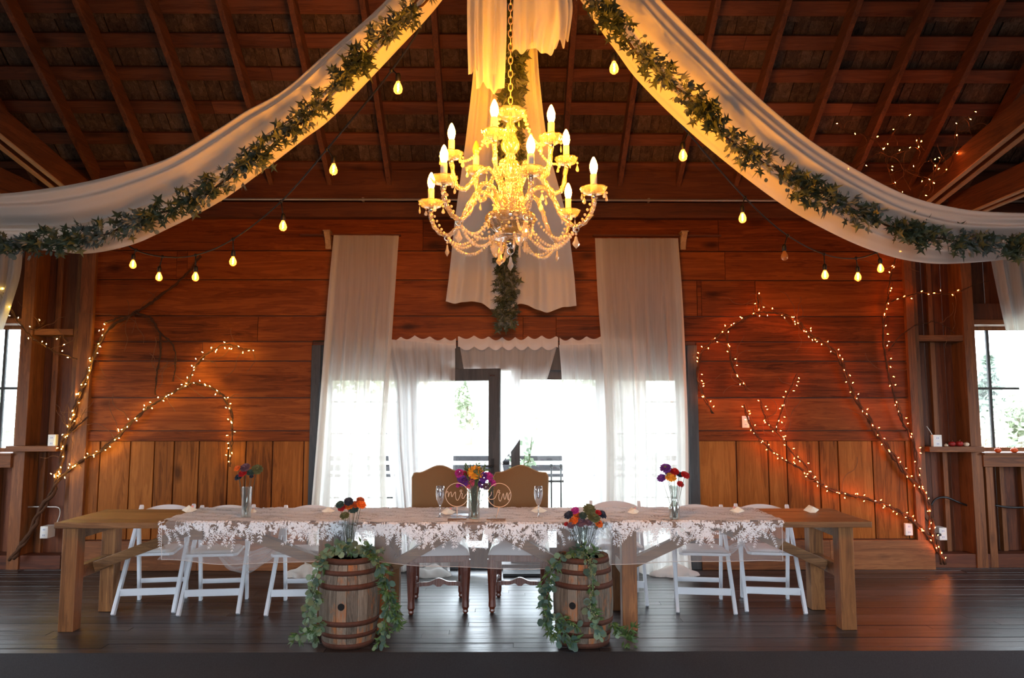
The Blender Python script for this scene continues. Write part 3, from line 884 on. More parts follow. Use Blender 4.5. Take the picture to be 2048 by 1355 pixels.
# lace: sprigs of small leaves laid on the cloth surface
RL = random.Random(11)
lace = MB()
def on_cloth(x, v, lift):
    x = min(max(x, CX0-.02), CX1+.02); T = cl_total(x)
    v = min(max(v, .01), T-.01)
    p = cloth(x, v); dt = T-HB-HF
    if v < HB: return p+Vector((0, lift, 0))
    if v < HB+dt: return p+Vector((0, 0, lift))
    return p+Vector((0, -lift, 0))
def ribbon(a, b, w0, w1, lift):
    d = Vector((b[0]-a[0], b[1]-a[1])); 
    if d.length < 1e-5: return
    n = Vector((-d.y, d.x)).normalized()
    lace.add([on_cloth(a[0]+n.x*w0, a[1]+n.y*w0, lift), on_cloth(a[0]-n.x*w0, a[1]-n.y*w0, lift), on_cloth(b[0]-n.x*w1, b[1]-n.y*w1, lift), on_cloth(b[0]+n.x*w1, b[1]+n.y*w1, lift)], [(0, 1, 2, 3)])
def leaflet(a, ang, L, w, lift):
    c, s_ = cos(ang), sin(ang)
    P = [(0, 0), (.35*L, w), (.75*L, w*.8), (L, 0), (.75*L, -w*.8), (.35*L, -w)]
    lace.add([on_cloth(a[0]+x*c-y*s_, a[1]+x*s_+y*c, lift) for x, y in P], [(0, 1, 2, 3, 4, 5)])
def sprig(x, v, ang, L, lift=.003, n=6, dens=1.0):
    k = RL.uniform(-1.2, 1.2)/n; p = (x, v); a = ang
    for i in range(n):
        q = (p[0]+cos(a)*L/n, p[1]+sin(a)*L/n); ribbon(p, q, .0011, .0009, lift)
        for s_ in (-1, 1):
            if RL.random() < dens: leaflet(q, a+s_*RL.uniform(.6, .9), L*.22*(1-.05*i), .0021*LWID, lift+.0004)
        p = q; a += k
    leaflet(p, a, L*.2, .0024, lift)
def bloom(x, v, r, lift=.004):
    for k in range(5):
        a = 2*pi*k/5; leaflet((x, v), a, r, r*.38, lift)
LWID = 2.5
for i in range(2600):                               # the table top, densely worked
    x = RL.uniform(CX0+.02, CX1-.02); dt = cl_total(x)-HB-HF
    v = HB+RL.uniform(.0, 1)*dt
    sprig(x, v, RL.choice((0, pi))+RL.uniform(-.9, .9), RL.uniform(.10, .17), .0028+RL.random()*.004)
    if i % 3 == 0: bloom(x, v, .02)
LWID = 1.0; xk = CX0+.05
while xk < CX1-.05:                                # the front hang: clumps fanning downward
    dt = cl_total(xk)-HB-HF; base = HB+dt+.005
    big = RL.random() < .55; n = 8 if big else 4
    for j in range(n):
        aa = pi/2+RL.uniform(-1.15, 1.15); L = RL.uniform(.07, .12) if big else RL.uniform(.045, .08)
        v0 = base+RL.uniform(0, .07 if big else .02)
        sprig(xk+RL.uniform(-.06, .06), v0, aa, L)
    for j in range(3 if big else 1): bloom(xk+RL.uniform(-.05, .05), base+RL.uniform(.015, .06), RL.uniform(.012, .018))
    xk += RL.uniform(.06, .10)
for i in range(70):                                # back hang
    x = RL.uniform(CX0+.05, CX1-.05); sprig(x, HB-RL.uniform(0, .06), -pi/2+RL.uniform(-1, 1), RL.uniform(.06, .1))
lace.build('lace_sprigs', M['lace'], tc)

# loose tulle sagging behind the left and right tables
def swatch(px0, px1, y, py, drop, label, seed):
    a, b = xat(px0, y, py), xat(px1, y, py); z = zat(py, y); rnd = random.Random(seed); ph = rnd.uniform(0, 6)
    def f(u, v):
        sag = 4*u*(1-u)
        return Vector((a+(b-a)*(u+.02*sin(v*9+ph)), y+.03*sin(u*9+ph)*v+.02*sin(v*14+u*4), z+.05*(1-sag)-.03*sag-drop*v*(.35+.65*sag)+.008*sin(u*19+v*6)))
    mb = MB(); mb.grid(f, 40, 14)
    tag(recenter(mb.build('tulle_swag', M['tulle'])), label, 'fabric')
swatch(415, 562, 5.93, 1092, .17, 'loose white tulle sagging over the second left folding chair', 1)
swatch(1390, 1500, 5.93, 1085, .05, 'narrow loose tulle behind the right farm table', 2)

# ================================================================== CHAIRS
def folding_chair():
    r = empty('folding_chair')
    def rail(p0, p1, w, d): 
        m_ = MB(); m_.beam(p0, p1, w, d, up=(0, -1, 0)); return m_
    for s in (-1, 1):
        m_ = rail((s*.215, -.22, 0.0), (s*.205, .262, .735), .026, .042)
        m_.lathe([(0, -.0135), (.021, -.0135), (.021, .0135), (0, .0135)], (s*.205, .262, .735), 14, True, Matrix.Rotation(pi/2, 3, 'Y'))
        m_.build('leg', M['white'], r, .004)
        m_ = rail((s*.180, .235, 0), (s*.182, .150, .60), .024, .040); m_.lathe([(0, -.012), (.020, -.012), (.020, .012), (0, .012)], (s*.182, .150, .60), 12, True, Matrix.Rotation(pi/2, 3, 'Y'))
        m_.build('leg', M['white'], r, .004)
    m_ = MB(); m_.box((-.200, -.225, .150), (.200, -.1-.0, .150)) if False else m_.beam((-.203, -.128, .145), (.203, -.128, .145), .018, .052); m_.build('stretcher', M['white'], r, .002)
    m_ = MB(); m_.beam((-.168, .217, .155), (.168, .217, .155), .016, .036); m_.build('stretcher', M['white'], r, .002)
    # seat frame and padded top
    m_ = MB()
    out = [(-.196, -.20), (-.17, -.235), (.17, -.235), (.196, -.20), (.170, .14), (-.170, .14)]
    m_.slab([(x, y, .425+.02*(-y+.1)) for x, y in out], (0, 0, .022)); st = m_.build('seat', M['white'], r, .005)
    m_ = MB()
    def pad(u, v):
        x = -.172+.344*u; y = -.212+.335*v; e = min(u, 1-u, v, 1-v); h = .016*min(1, (e/.08))**.5 if e > 0 else 0
        return Vector((x*(1-.08*v), y, .449+.02*(-y+.1)+h))
    m_.grid(pad, 16, 16); m_.build('seat_pad', M['pad'], st)
    # curved back panel between the uprights
    def bk(u, v):
        x = -.192+.384*u; c = 1-(2*u-1)**2
        return Vector((x, .2+.065*v+.022*c, .645+.105*v*(.62+.38*c)+(.0 if v < .5 else 0)))
    m_ = MB(); m_.grid(bk, 16, 6); m_.grid(lambda u, v: bk(1-u, v)+Vector((0, .012, 0)), 16, 6)
    m_.grid(lambda u, v: bk(u, 1)+Vector((0, .012*v, 0)), 16, 1); m_.grid(lambda u, v: bk(1-u, 0)+Vector((0, .012*v, 0)), 16, 1)
    m_.build('backrest', M['white'], r)
    return r
ch0 = folding_chair()
chairs = [  # px of chair middle at the floor, Y, turn, label
    (306, 5.895, 8, 'white folding chair at the left end of the tables'),
    (432, 5.865, 7, 'white folding chair second from the left, tulle draped beside it'),
    (603, 5.85, 3, 'white folding chair third from the left, beside the left barrel'),
    (1236, 6.10, -5, 'white folding chair behind the right barrel and table leg'),
    (1405, 5.87, -7, 'white folding chair second from the right end'),
    (1541, 5.88, -9, 'white folding chair at the right end of the tables')]
for i, (px, Y, a, lab) in enumerate(chairs):
    c = ch0 if i == 0 else copy_tree(ch0)
    c.location = (xat(px, Y, 1215), Y, 0); c.rotation_euler = (0, 0, rad(a)); tag(c, lab, 'chair', 'white folding chairs')

def high_chair():
    r = empty('upholstered_chair')
    for s in (-1, 1):
        m_ = MB()                                    # carved cabriole-like front leg
        prof = [(0, .036), (.02, .034), (.06, .026), (.30, .030), (.36, .038), (.40, .034)]
        x = s*.205; y = -.23
        for k in range(8):
            z0, z1 = .02+k*.0475, .02+(k+1)*.0475
        P = [(.013, .0), (.024, .015), (.020, .03), (.030, .05), (.028, .10), (.034, .22), (.040, .32), (.040, .40)]
        m_.lathe([(0, 0)]+P[0:1]+P[1:]+[(0, .40)], (x, y, 0), 8, False, Matrix.Rotation(rad(22.5), 3, 'Z')); m_.build('leg', M['mahogany'], r, .002)
        m_ = MB(); m_.lathe([(0, 0), (.014, 0), (.024, .015), (.02, .03), (.026, .05), (.028, .4), (.03, .46), (0, .46)], (s*.185, .235, 0), 8, False, Matrix.Rotation(rad(22.5), 3, 'Z')); m_.build('leg', M['mahogany'], r, .002)
        m_ = MB(); pts = [(s*.20, -.2, .17), (s*.198, -.1, .19), (s*.195, 0, .215), (s*.19, .1, .19), (s*.187, .21, .17)]
        m_.tube(crom(pts, 4), [.020]*17, 6, smooth=False); m_.build('stretcher', M['mahogany'], r)
    # scrolled cross stretcher
    m_ = MB(); top = []; bot = []
    for k in range(25):
        u = k/24; x = -.185+.37*u; q = abs(2*u-1)
        z = .185+.030*math.exp(-(q/.42)**2)+.004*cos(q*9)
        th = .030+.034*math.exp(-(q/.16)**4)
        top.append((x, -.04, z)); bot.append((x, -.04, z-th))
    vs = []
    for k in range(25): vs += [Vector(top[k]), Vector(bot[k]), Vector(top[k])+Vector((0, .026, 0)), Vector(bot[k])+Vector((0, .026, 0))]
    fs = []
    for k in range(24):
        a, b = k*4, k*4+4; fs += [(a, b, b+1, a+1), (a+2, a+3, b+3, b+2), (a, a+2, b+2, b), (a+1, b+1, b+3, a+3)]
    m_.add(vs, fs); m_.build('stretcher', M['mahogany'], r)
    m_ = MB(); m_.box((-.232, -.262, .385), (.232, .25, .435)); m_.build('apron', M['mahogany'], r, .006)
    def cush(u, v):
        x = -.235+.47*u; y = -.27+.5*v; e = min(u, 1-u, v, 1-v); h = .075*min(1, e/.16)**.45 if e > 0 else 0
        return Vector((x, y, .437+h))
    m_ = MB(); m_.grid(cush, 22, 22); sc = m_.build('seat', M['pad'], r)
    # camel back: front face curved outline, thick, piped
    def outl(n=28):
        pts = []
        for k in range(n+1):
            u = -1+2*k/n; x = .228*u
            if abs(u) > .90: z = 1.012-.10*((abs(u)-.90)/.10)**2*.35
            else: z = 1.012+.058*(.5+.5*cos(pi*u/.80)) if abs(u) < .80 else 1.012
            pts.append((x, z))
        return pts
    O = outl()
    def bkf(front):
        def f(u, v):
            x, zt = O[int(round(u*28))]
            z = .43+(zt-.43)*v; y = .205+.10*(z-.43)
            e = min(u, 1-u, 1-v); bul = .03*min(1, e/.10)**.5 if e > 0 else 0
            return Vector((x*(1-.05*(1-v)), y-bul if front else y+.055+bul*.5, z))
        return f
    m_ = MB(); m_.grid(bkf(True), 28, 14); m_.grid(lambda u, v: bkf(False)(1-u, v), 28, 14)
    e1 = lambda f: [f(0, v/14) for v in range(15)]+[f(u/28, 1) for u in range(29)]+[f(1, 1-v/14) for v in range(15)]
    A, B = e1(bkf(True)), e1(bkf(False)); n = len(A)
    m_.add(A+B, [(i, i+1, n+i+1, n+i) for i in range(n-1)], True)
    bk_ = m_.build('backrest', M['linen'], r)
    m_ = MB(); m_.tube(A, .0055, 6); m_.build('piping', M['linen_edge'], bk_)
    return r
hc = high_chair()
for i, (px, Y, a, lab) in enumerate(((877, 5.90, 5, 'brown burlap high-back chair left of the bouquet'), (1040, 5.92, -3, 'brown burlap high-back chair right of the bouquet'))):
    c = hc if i == 0 else copy_tree(hc)
    c.location = (xat(px, Y, 1200), Y, 0); c.rotation_euler = (0, 0, rad(a)); c.scale = (1.0, 1.0, 1.0); tag(c, lab, 'chair', 'burlap high-back chairs')

# ================================================================== BARRELS
def barrel(px, turn, label):
    x, y = xat(px, 5.03, 1290), 5.03
    r = empty('wine_barrel', (x, y, 0), rad(turn)); tag(r, label, 'barrel', 'small oak barrels')
    H = .565; rb = lambda z: .168+.034*(1-((z-H/2)/(H/2))**2)
    mb = MB(); n = 18; rnd = random.Random(int(px))
    for k in range(n):                               # staves
        a0, a1 = 2*pi*k/n+.008, 2*pi*(k+1)/n-.008
        vs = []; m = 12
        for i in range(m+1):
            z = H*i/m; R = rb(z)
            for a in (a0, (a0+a1)/2, a1): vs.append((R*cos(a), R*sin(a), z))
            for a in (a0, a1): vs.append(((R-.02)*cos(a), (R-.02)*sin(a), z))
        fs = []
        for i in range(m):
            a, b = i*5, i*5+5; fs += [(a, a+1, b+1, b), (a+1, a+2, b+2, b+1), (a, b, b+3, a+3), (a+2, a+4, b+4, b+2), (a+3, b+3, b+4, a+4)]
        fs += [(0, 3, 4, 2, 1), (m*5, m*5+1, m*5+2, m*5+4, m*5+3)]
        mb.add(vs, fs)
    mb.build('staves', M['stave'], r)
    mb = MB(); mb.lathe([(0, H-.025), (.150, H-.025)], n=28, smooth=False); mb.lathe([(0, H-.045), (.150, H-.045)], n=28, smooth=False); mb.box((-.1, -.001, H-.044), (.1, .001, H-.026)); mb.build('lid', M['stave'], r)
    for z0, z1 in ((.0, .032), (.07, .098), (.145, .178), (.375, .41), (.465, .495), (.533, .568)):
        mb = MB(); R0, R1 = rb(z0)+.0035, rb(min(z1, H))+.0035
        mb.lathe([(R0-.004, z0+.0005), (R0, z0), (R1, z1), (R1-.004, z1)], n=40, caps=False)
        mb.cbox((R0*cos(1.2), R0*sin(1.2), (z0+z1)/2), (.008, .008, .01)); mb.build('hoop', M['hoop'], r)
    mb = MB(); a = -pi/2; R = rb(.27)+.0015
    mb.lathe([(0, 0), (.0225, 0), (.0225, .004), (.0205, .0045), (0, .0045)], (R*cos(a)*.985, R*sin(a)*.985, .275), 20, False, Matrix.Rotation(pi/2, 3, 'X')); mb.build('bung_hole', M['hole'], r)
    return r
barrel(697, -3, 'small rusty oak barrel on the left, bung hole facing forward')
barrel(1167, -26, 'small rusty oak barrel on the right, bung hole turned left')

# ================================================================== CURTAINS
def curtain(name, left, right, Yf, label, mat, folds, amp, seed, group=None, cat='curtain', nu=130, nv=60, thick=None, hemtop=None, phasef=None):
    """left/right: lists of (px, py); the cloth hangs between the two edges, pleated in depth"""
    rnd = random.Random(seed); ph = [rnd.uniform(0, 6.28) for _ in range(5)]
    Ly = [p[1] for p in left]; Ry = [p[1] for p in right]
    def at(L, t):
        n = len(L)-1; k = min(int(t*n), n-1); f = t*n-k
        a = Vector(L[max(k-1, 0)]); b = Vector(L[k]); c = Vector(L[k+1]); d = Vector(L[min(k+2, n)])
        return .5*((2*b)+(c-a)*f+(2*a-5*b+4*c-d)*f*f+(3*b-a-3*c+d)*f**3)
    def f(u, v):
        a, b = at(left, v), at(right, v)
        uu = u+.012*sin(u*folds*4.1+ph[3])
        p = a.lerp(b, uu); Y = Yf(v) if callable(Yf) else Yf
        A = amp(v) if callable(amp) else amp
        w = sin(u*folds*6.283+ph[0]+.5*sin(v*2.3+ph[1]))*.6+sin(u*folds*6.283*1.73+ph[2])*.3+sin(u*folds*15.1+ph[4])*.12
        P = W(p.x, p.y, Y)
        P.y -= A*w; P.z = max(P.z, .006+.004*abs(w))
        return P
    mb = MB(); mb.grid(f, nu, nv)
    o = mb.build(name, mat)
    tag(o, label, cat, group)
    return o, f
# tall sheers hung from the ledge
tl, f1 = curtain('tall_curtain', [(667, 470), (655, 600), (640, 800), (626, 980), (615, 1100), (600, 1159)], [(799, 471), (790, 600), (779, 760), (772, 900), (778, 1050), (800, 1160)], lambda v: YW-.13-.10*sst(v*1.4), 'tall white sheer curtain hanging left of the glazed doors', M['sheer'], 6.5, lambda v: .004+.050*sst((v-.10)*1.8), 21, 'tall sheer curtains')
tr_, f2 = curtain('tall_curtain', [(1190, 476), (1196, 600), (1208, 760), (1213, 900), (1212, 1050), (1215, 1160)], [(1357, 476), (1366, 600), (1373, 760), (1377, 900), (1378, 1050), (1386, 1161)], lambda v: YW-.13-.10*sst(v*1.4), 'tall white sheer curtain hanging right of the glazed doors', M['sheer'], 7, lambda v: .004+.050*sst((v-.10)*1.8), 22, 'tall sheer curtains')
for o, f in ((tl, f1), (tr_, f2)):              # turned-in edges show as paler bands
    for a, b in ((0, .10), (.90, 1.0)):
        mb = MB(); mb.grid(lambda u, v: f(a+(b-a)*u, v)+Vector((0, .006, 0)), 14, 60); mb.build('folded_edge', M['sheer'], o)
# cloth pooled on the floor under the curtain ends
def pool(px, w, d, label, seed):
    rnd = random.Random(seed); ph = rnd.uniform(0, 6); x0 = xat(px, 7.0, 1155)
    def f(u, v):
        a = (u*2-1); b = (v*2-1); r = sqrt(a*a+b*b)
        h = .075*max(0, 1-r*r)**.6*(1+.25*sin(a*5+ph+b*3)+.15*sin(b*7+ph*2))
        q = 1/max(1, r) if r > 0 else 1
        return Vector((x0+a*w*q, 6.92+b*d*q+.01*sin(a*9), .004+h))
    mb = MB(); mb.grid(f, 40, 24); tag(mb.build('curtain_puddle', M['swag']), label, 'fabric', 'curtain ends pooled on the floor')
pool(610, .16, .10, 'curtain end pooled on the floor beside the left jamb', 1)
pool(862, .20, .11, 'curtain end pooled on the floor behind the left high-back chair', 2)
pool(1345, .24, .11, 'curtain end pooled on the floor beside the right jamb', 3)
# rod-pocket gauze curtains on the doors
HY = YW-.055
def headed(px0, px1, left, right, label, Yf, folds, amp, seed):
    o, f = curtain('door_curtain', left, right, Yf, label, M['voile'], folds, amp, seed, 'gauze door curtains')
    rnd = random.Random(seed); ph = rnd.uniform(0, 6)
    nsc = max(3, int((px1-px0)/26))
    def hd(u, v):
        px = px0+(px1-px0)*u; q = abs(sin(pi*(u*nsc+.15*sin(u*5+ph))))
        y0 = 672+7*q+2*sin(u*9+ph); y1 = 692+8*q
        P = W(px, y0+(y1-y0)*v, YW-.075); P.y -= .02*q*sin(pi*min(1, v*1.1)); return P
    mb = MB(); mb.grid(hd, nsc*10, 6); mb.build('gathered_header', M['header'], o)
    return o
headed(752, 912, [(755, 676), (770, 760), (778, 900), (790, 1020), (800, 1158)], [(911, 690), (911, 760), (908, 900), (903, 1020), (900, 1158)], 'gauze curtain over the left side of the open door', YW-.12, 6, lambda v: .012+.028*min(1, v*3), 31)
headed(1119, 1292, [(1119, 690), (1124, 760), (1124, 900), (1133, 1020), (1140, 1158)], [(1292, 684), (1290, 760), (1288, 900), (1286, 1020), (1288, 1158)], 'gauze curtain over the right side of the closed door', YW-.12, 7, lambda v: .012+.028*min(1, v*3), 32)
cc = headed(916, 1116, [(917, 690), (930, 760), (950, 830), (975, 885), (994, 925)], [(1115, 690), (1094, 760), (1067, 830), (1035, 885), (1004, 925)], 'gauze curtain tied back to a bunch between the high-back chairs', lambda v: YW-.03-.0*v, 5, lambda v: .016, 33)
mb = MB()
c = W(999, 926, YW-.03)
mb.lathe([(.03, -.012), (.034, -.006), (.034, .006), (.03, .012)], c, 16, caps=False); mb.build('tie_band', M['header'], cc)
mb = MB()
def tl_(u, v):
    a = 6.283*u; w = .026+.045*v; return c+Vector((cos(a)*w*(1+.15*sin(a*5)), sin(a)*w*.35, -.32*v))
mb.grid(tl_, 30, 8); mb.build('loose_tail', M['voile'], cc)
mb = MB(); mb.tube([(XLo+.02, YW-.065, zat(682, YW-.065)), (XR-.3, YW-.065, zat(682, YW-.065))], .007, 8)
tag(mb.build('curtain_rod', M['metal_black']), 'thin rod carrying the gauze door curtains', 'rod')
# curtains of the side windows
curtain('window_curtain', [(1972, 460), (1985, 540), (2010, 660), (2033, 760), (2062, 890)], [(2140, 460), (2150, 540), (2140, 660), (2120, 760), (2105, 890)], YW-.10, 'amber-lit sheer curtain swept aside at the right window', M['sheer'], 6, .03, 41, 'side window curtains')
curtain('window_curtain', [(-110, 455), (-110, 540), (-105, 600), (-100, 660), (-90, 740)], [(44, 455), (38, 540), (22, 600), (2, 660), (-25, 740)], YW-.10, 'amber-lit sheer curtain swept aside at the left window', M['sheer'], 6, .03, 42, 'side window curtains')

# ================================================================== CEILING SWAGS
def swag(upper, lower, yfun, label, seed):
    U = [(a, b) for a, b in upper]; L = [(a, b) for a, b in lower]
    PU, PL = Path([(x, y, 0) for x, y in U], 10), Path([(x, y, 0) for x, y in L], 10)
    rnd = random.Random(seed); ph = [rnd.uniform(0, 6) for _ in range(6)]
    def layer(s0, s1, dy, bul, nf, amp):
        def f(u, v):
            s = s0+(s1-s0)*v; a, b = PU.at(u), PL.at(u); p = a.lerp(b, s)
            Y = yfun(u)
            P = W(p.x, p.y, Y)
            w = sin(v*nf*6.283+ph[0]+1.2*sin(u*3+ph[1]))+.45*sin(v*nf*13.1+ph[2]+u*2)
            P.y += dy-bul*sin(pi*v)-amp*w*min(1, 6*min(v, 1-v)+.15)+.05*s
            return P
        return f
    r = empty('ceiling_drape', (0, 0, 0)); tag(r, label, 'drape', 'ceiling drapes')
    mb = MB(); fa = layer(0, .60, -.05, .10, 1.6, .022); mb.grid(fa, 120, 44); mb.build('front_fold', M['swag'], r)
    mb = MB(); fb = layer(.42, 1.0, .06, .05, 1.8, .016); mb.grid(fb, 120, 44); mb.build('back_fold', M['swag'], r)
    r.location = (0, 0, 0)
    return PU, PL
PUl, PLl = swag([(960, -210), (790, 0), (655, 120), (575, 190), (500, 230), (450, 262), (350, 320), (250, 352), (165, 372), (75, 386), (0, 393), (-160, 398)],
     [(985, -170), (880, -20), (790, 80), (660, 215), (600, 262), (525, 320), (425, 392), (310, 452), (240, 482), (150, 499), (60, 492), (-140, 482)],
     lambda u: 3.85+.45*u, 'white chiffon ceiling drape sweeping to the left with greenery below', 51)
PUr, PLr = swag([(1110, -210), (1304, 0), (1354, 50), (1424, 120), (1499, 195), (1599, 280), (1699, 345), (1799, 395), (1899, 420), (1980, 428), (2060, 430), (2200, 432)],
     [(1060, -190), (1179, 0), (1239, 85), (1284, 145), (1374, 235), (1474, 320), (1574, 395), (1649, 440), (1749, 487), (1849, 515), (1960, 518), (2200, 495)],
     lambda u: 3.85+.45*u, 'white chiffon ceiling drape sweeping to the right with greenery below', 52)

# middle drape running back from the ridge and hanging down the end wall
YC = [(-260, 3.75), (-120, 3.9), (0, 4.0), (100, 4.15), (200, 4.35), (300, 4.7), (400, 5.45), (470, 6.3), (540, 6.8), (640, 6.95)]
def ypx(py):
    for (a, b), (c_, d) in zip(YC, YC[1:]):
        if py <= c_: t = max(0, (py-a)/(c_-a)); return b+(d-b)*t
    return YC[-1][1]
mid_L = Path([(968, -260, 0), (958, -60, 0), (950, 100, 0), (944, 180, 0), (930, 300, 0), (912, 430, 0), (900, 540, 0), (892, 598, 0)], 8)
mid_R = Path([(1060, -260, 0), (1068, -60, 0), (1074, 100, 0), (1080, 180, 0), (1096, 300, 0), (1130, 430, 0), (1146, 540, 0), (1152, 612, 0)], 8)
def midf(u, v):
    a, b = mid_L.at(v), mid_R.at(v); p = a.lerp(b, u)
    if v > .93: p.y += 16*(.5+.5*sin(u*17+1.0))*(v-.93)/.07*(.35+sin(pi*u))
    P = W(p.x, p.y, ypx(p.y)); A = .02+.05*v
    P.y -= A*(sin(u*19+.8*sin(v*3))*.7+.35*sin(u*43+2)+.2*sin(u*71))
    return P
mb = MB(); mb.grid(midf, 110, 80); md = mb.build('ceiling_drape', M['drape']); tag(md, 'white cotton drape hanging behind the chandelier down the end wall', 'drape', 'ceiling drapes')
# short ends of cloth hanging beside the chain
def tail(Lp, Rp, Y, label, seed, ruf=0, layers=1):
    rnd = random.Random(seed); ph = [rnd.uniform(0, 6) for _ in range(4)]
    PL_, PR_ = Path([(a, b, 0) for a, b in Lp], 8), Path([(a, b, 0) for a, b in Rp], 8)
    r = None
    for l in range(layers):
        def f(u, v):
            a, b = PL_.at(v), PR_.at(v); p = a.lerp(b, u)
            if l: p = Vector((p.x-(16 if seed == 61 else -8), p.y-22*v*(1.3 if seed == 61 else .6), 0))
            e = max(0, (v-.72)/.28)
            p.y += ruf*e*(sin(u*12+ph[0])*11+sin(u*27+ph[1])*7)
            P = W(p.x, p.y, Y+.06*l)
            P.y -= (.012+.035*v)*sin(u*10+ph[2])+.012*sin(u*24+ph[3])+ruf*e*.035*sin(u*30)
            return P
        mb = MB(); mb.grid(f, 60, 30)
        if l == 0: r = tag(mb.build('drape_tail', M['drape']), label, 'drape', 'short drape ends above the chandelier')
        else: mb.build('under_layer', M['swag'], r)
tail([(962, -150), (951, -20), (950, 80), (952, 172)], [(1016, -150), (1014, -20), (1013, 80), (1009, 183)], 3.62, 'short end of drape cloth hanging left of the chandelier chain', 61, .12, 2)
tail([(1036, -150), (1028, -20), (1025, 50), (1024, 104)], [(1110, -150), (1132, -20), (1137, 30), (1130, 98)], 3.62, 'short ruffled end of drape cloth right of the chandelier chain', 62, 1.0, 2)

# ================================================================== GARLANDS
def leaf_maple(mb, p, d, nrm, s):
    d = d.normalized(); b = d.cross(nrm).normalized()
    P = [(0, 0), (.20, .10), (.10, .52), (.36, .14), (.52, .56), (.60, .13), (1.05, .0), (.60, -.13), (.52, -.56), (.36, -.14), (.10, -.52), (.20, -.10)]
    c = p+d*s*.32+nrm*s*.06
    vs = [c]+[p+d*(x*s)+b*(y*s)-nrm*(s*.12*abs(y)) for x, y in P]
    mb.add(vs, [(0, i, i % 12+1) for i in range(1, 13)])
def leaf_round(mb, p, d, nrm, s):
    d = d.normalized(); b = d.cross(nrm).normalized()
    vs = [p]+[p+d*(s*(.5-.5*cos(a)))+b*(s*.46*sin(a))+nrm*(s*.12*sin(a/2)) for a in (.5, 1.2, 2.1, 3.14, 4.18, 5.08, 5.78)]
    mb.add(vs, [(0, 1, 2, 3, 4, 5, 6, 7)])
def leaf_lance(mb, p, d, nrm, s):
    d = d.normalized(); b = d.cross(nrm).normalized()
    vs = [p, p+d*s*.35+b*s*.15, p+d*s-nrm*s*.15, p+d*s*.35-b*s*.15, p+d*s*.45+nrm*s*.04]
    mb.add(vs, [(0, 3, 4), (0, 4, 1), (1, 4, 2), (4, 3, 2)])
def rv(r): return Vector((r.gauss(0, 1), r.gauss(0, 1), r.gauss(0, 1))).normalized()
def garland(pts, R, label, seed, dens=1.0, kinds=('leaf_a', 'leaf_b', 'leaf_c'), size=.050, name='leaf_garland', clump=.3, Rend=None, group='ceiling garlands', front=(0, -1, 0), yoff=0):
    rnd = random.Random(seed); P = Path(pts, 10); F = Vector(front)
    r = empty(name, P.at(.5)); tag(r, label, 'garland', group)
    O = Vector(P.at(.5))
    mb = MB(); mb.tube([P.at(k/80)-O+Vector((0, 0, .006*sin(k*1.9))) for k in range(81)], .006, 6); mb.build('vine_stem', M['vine'], r)
    mbs = {k: MB() for k in kinds}
    n = int(P.L/.0019*dens)
    for i in range(n):
        t = rnd.random(); rr = R if Rend is None else R+(Rend-R)*t
        if clump and sin(t*P.L*17+seed)*.5+.5 < rnd.random()*clump: continue
        q = rv(rnd); 
        if q.dot(F) < -.2: q = -q
        base = P.at(t)-O+q*rr*rnd.uniform(0, .55)
        d = (q+P.dir(t)*rnd.choice((1, 1, -.3))*.7+Vector((0, 0, -.25))).normalized()
        nr = (F*.7+rv(rnd)*.7).normalized()
        k = kinds[min(int(rnd.random()**1.1*len(kinds)), len(kinds)-1)] if not clump else kinds[int((sin(t*P.L*9+seed*2)*.5+.5+rnd.uniform(-.3, .3))*len(kinds)) % len(kinds)]
        s = size*rnd.uniform(.7, 1.25)
        if k == kinds[0]: leaf_maple(mbs[k], base, d, nr, s*1.25)
        elif k == kinds[1]: 
            for j in range(2): leaf_round(mbs[k], base+rv(rnd)*.012, (d+rv(rnd)*.6), nr, s*.55)
        else:
            for j in range(3): leaf_lance(mbs[k], base, (d+rv(rnd)*.5), nr, s*.9)
    nm = {'leaf_a': 'lobed_leaves', 'leaf_b': 'round_leaves', 'leaf_c': 'narrow_leaves'}
    for k in kinds: mbs[k].build(nm[k], M[k], r)
    return r
gl = [(870, -30), (850, 5), (800, 42), (740, 98), (695, 150), (640, 212), (580, 262), (520, 312), (462, 352), (400, 396), (310, 430), (230, 462), (140, 482), (60, 490), (-60, 490)]
garland([W(x, y, 3.70+.5*i/14) for i, (x, y) in enumerate(gl)], .13, 'leafy garland hanging below the left ceiling drape', 3, 1.0)
gr = [(1150, -40), (1180, 0), (1230, 52), (1280, 112), (1350, 172), (1400, 215), (1440, 262), (1500, 308), (1550, 338), (1620, 385), (1680, 408), (1750, 440), (1830, 468), (1900, 480), (1980, 488), (2090, 496)]
garland([W(x, y, 3.70+.5*i/15) for i, (x, y) in enumerate(gr)], .13, 'leafy garland hanging below the right ceiling drape', 4, 1.0)
gm = [(1022, -160), (1024, 20), (1027, 120), (1024, 200), (1022, 300), (1018, 400), (1012, 500), (1013, 560), (1012, 648)]
garland([W(x, y, ypx(y)-.13) for x, y in gm], .07, 'leafy garland hanging down the middle drape behind the chandelier', 5, 1.5, Rend=.20, clump=0, size=.06)

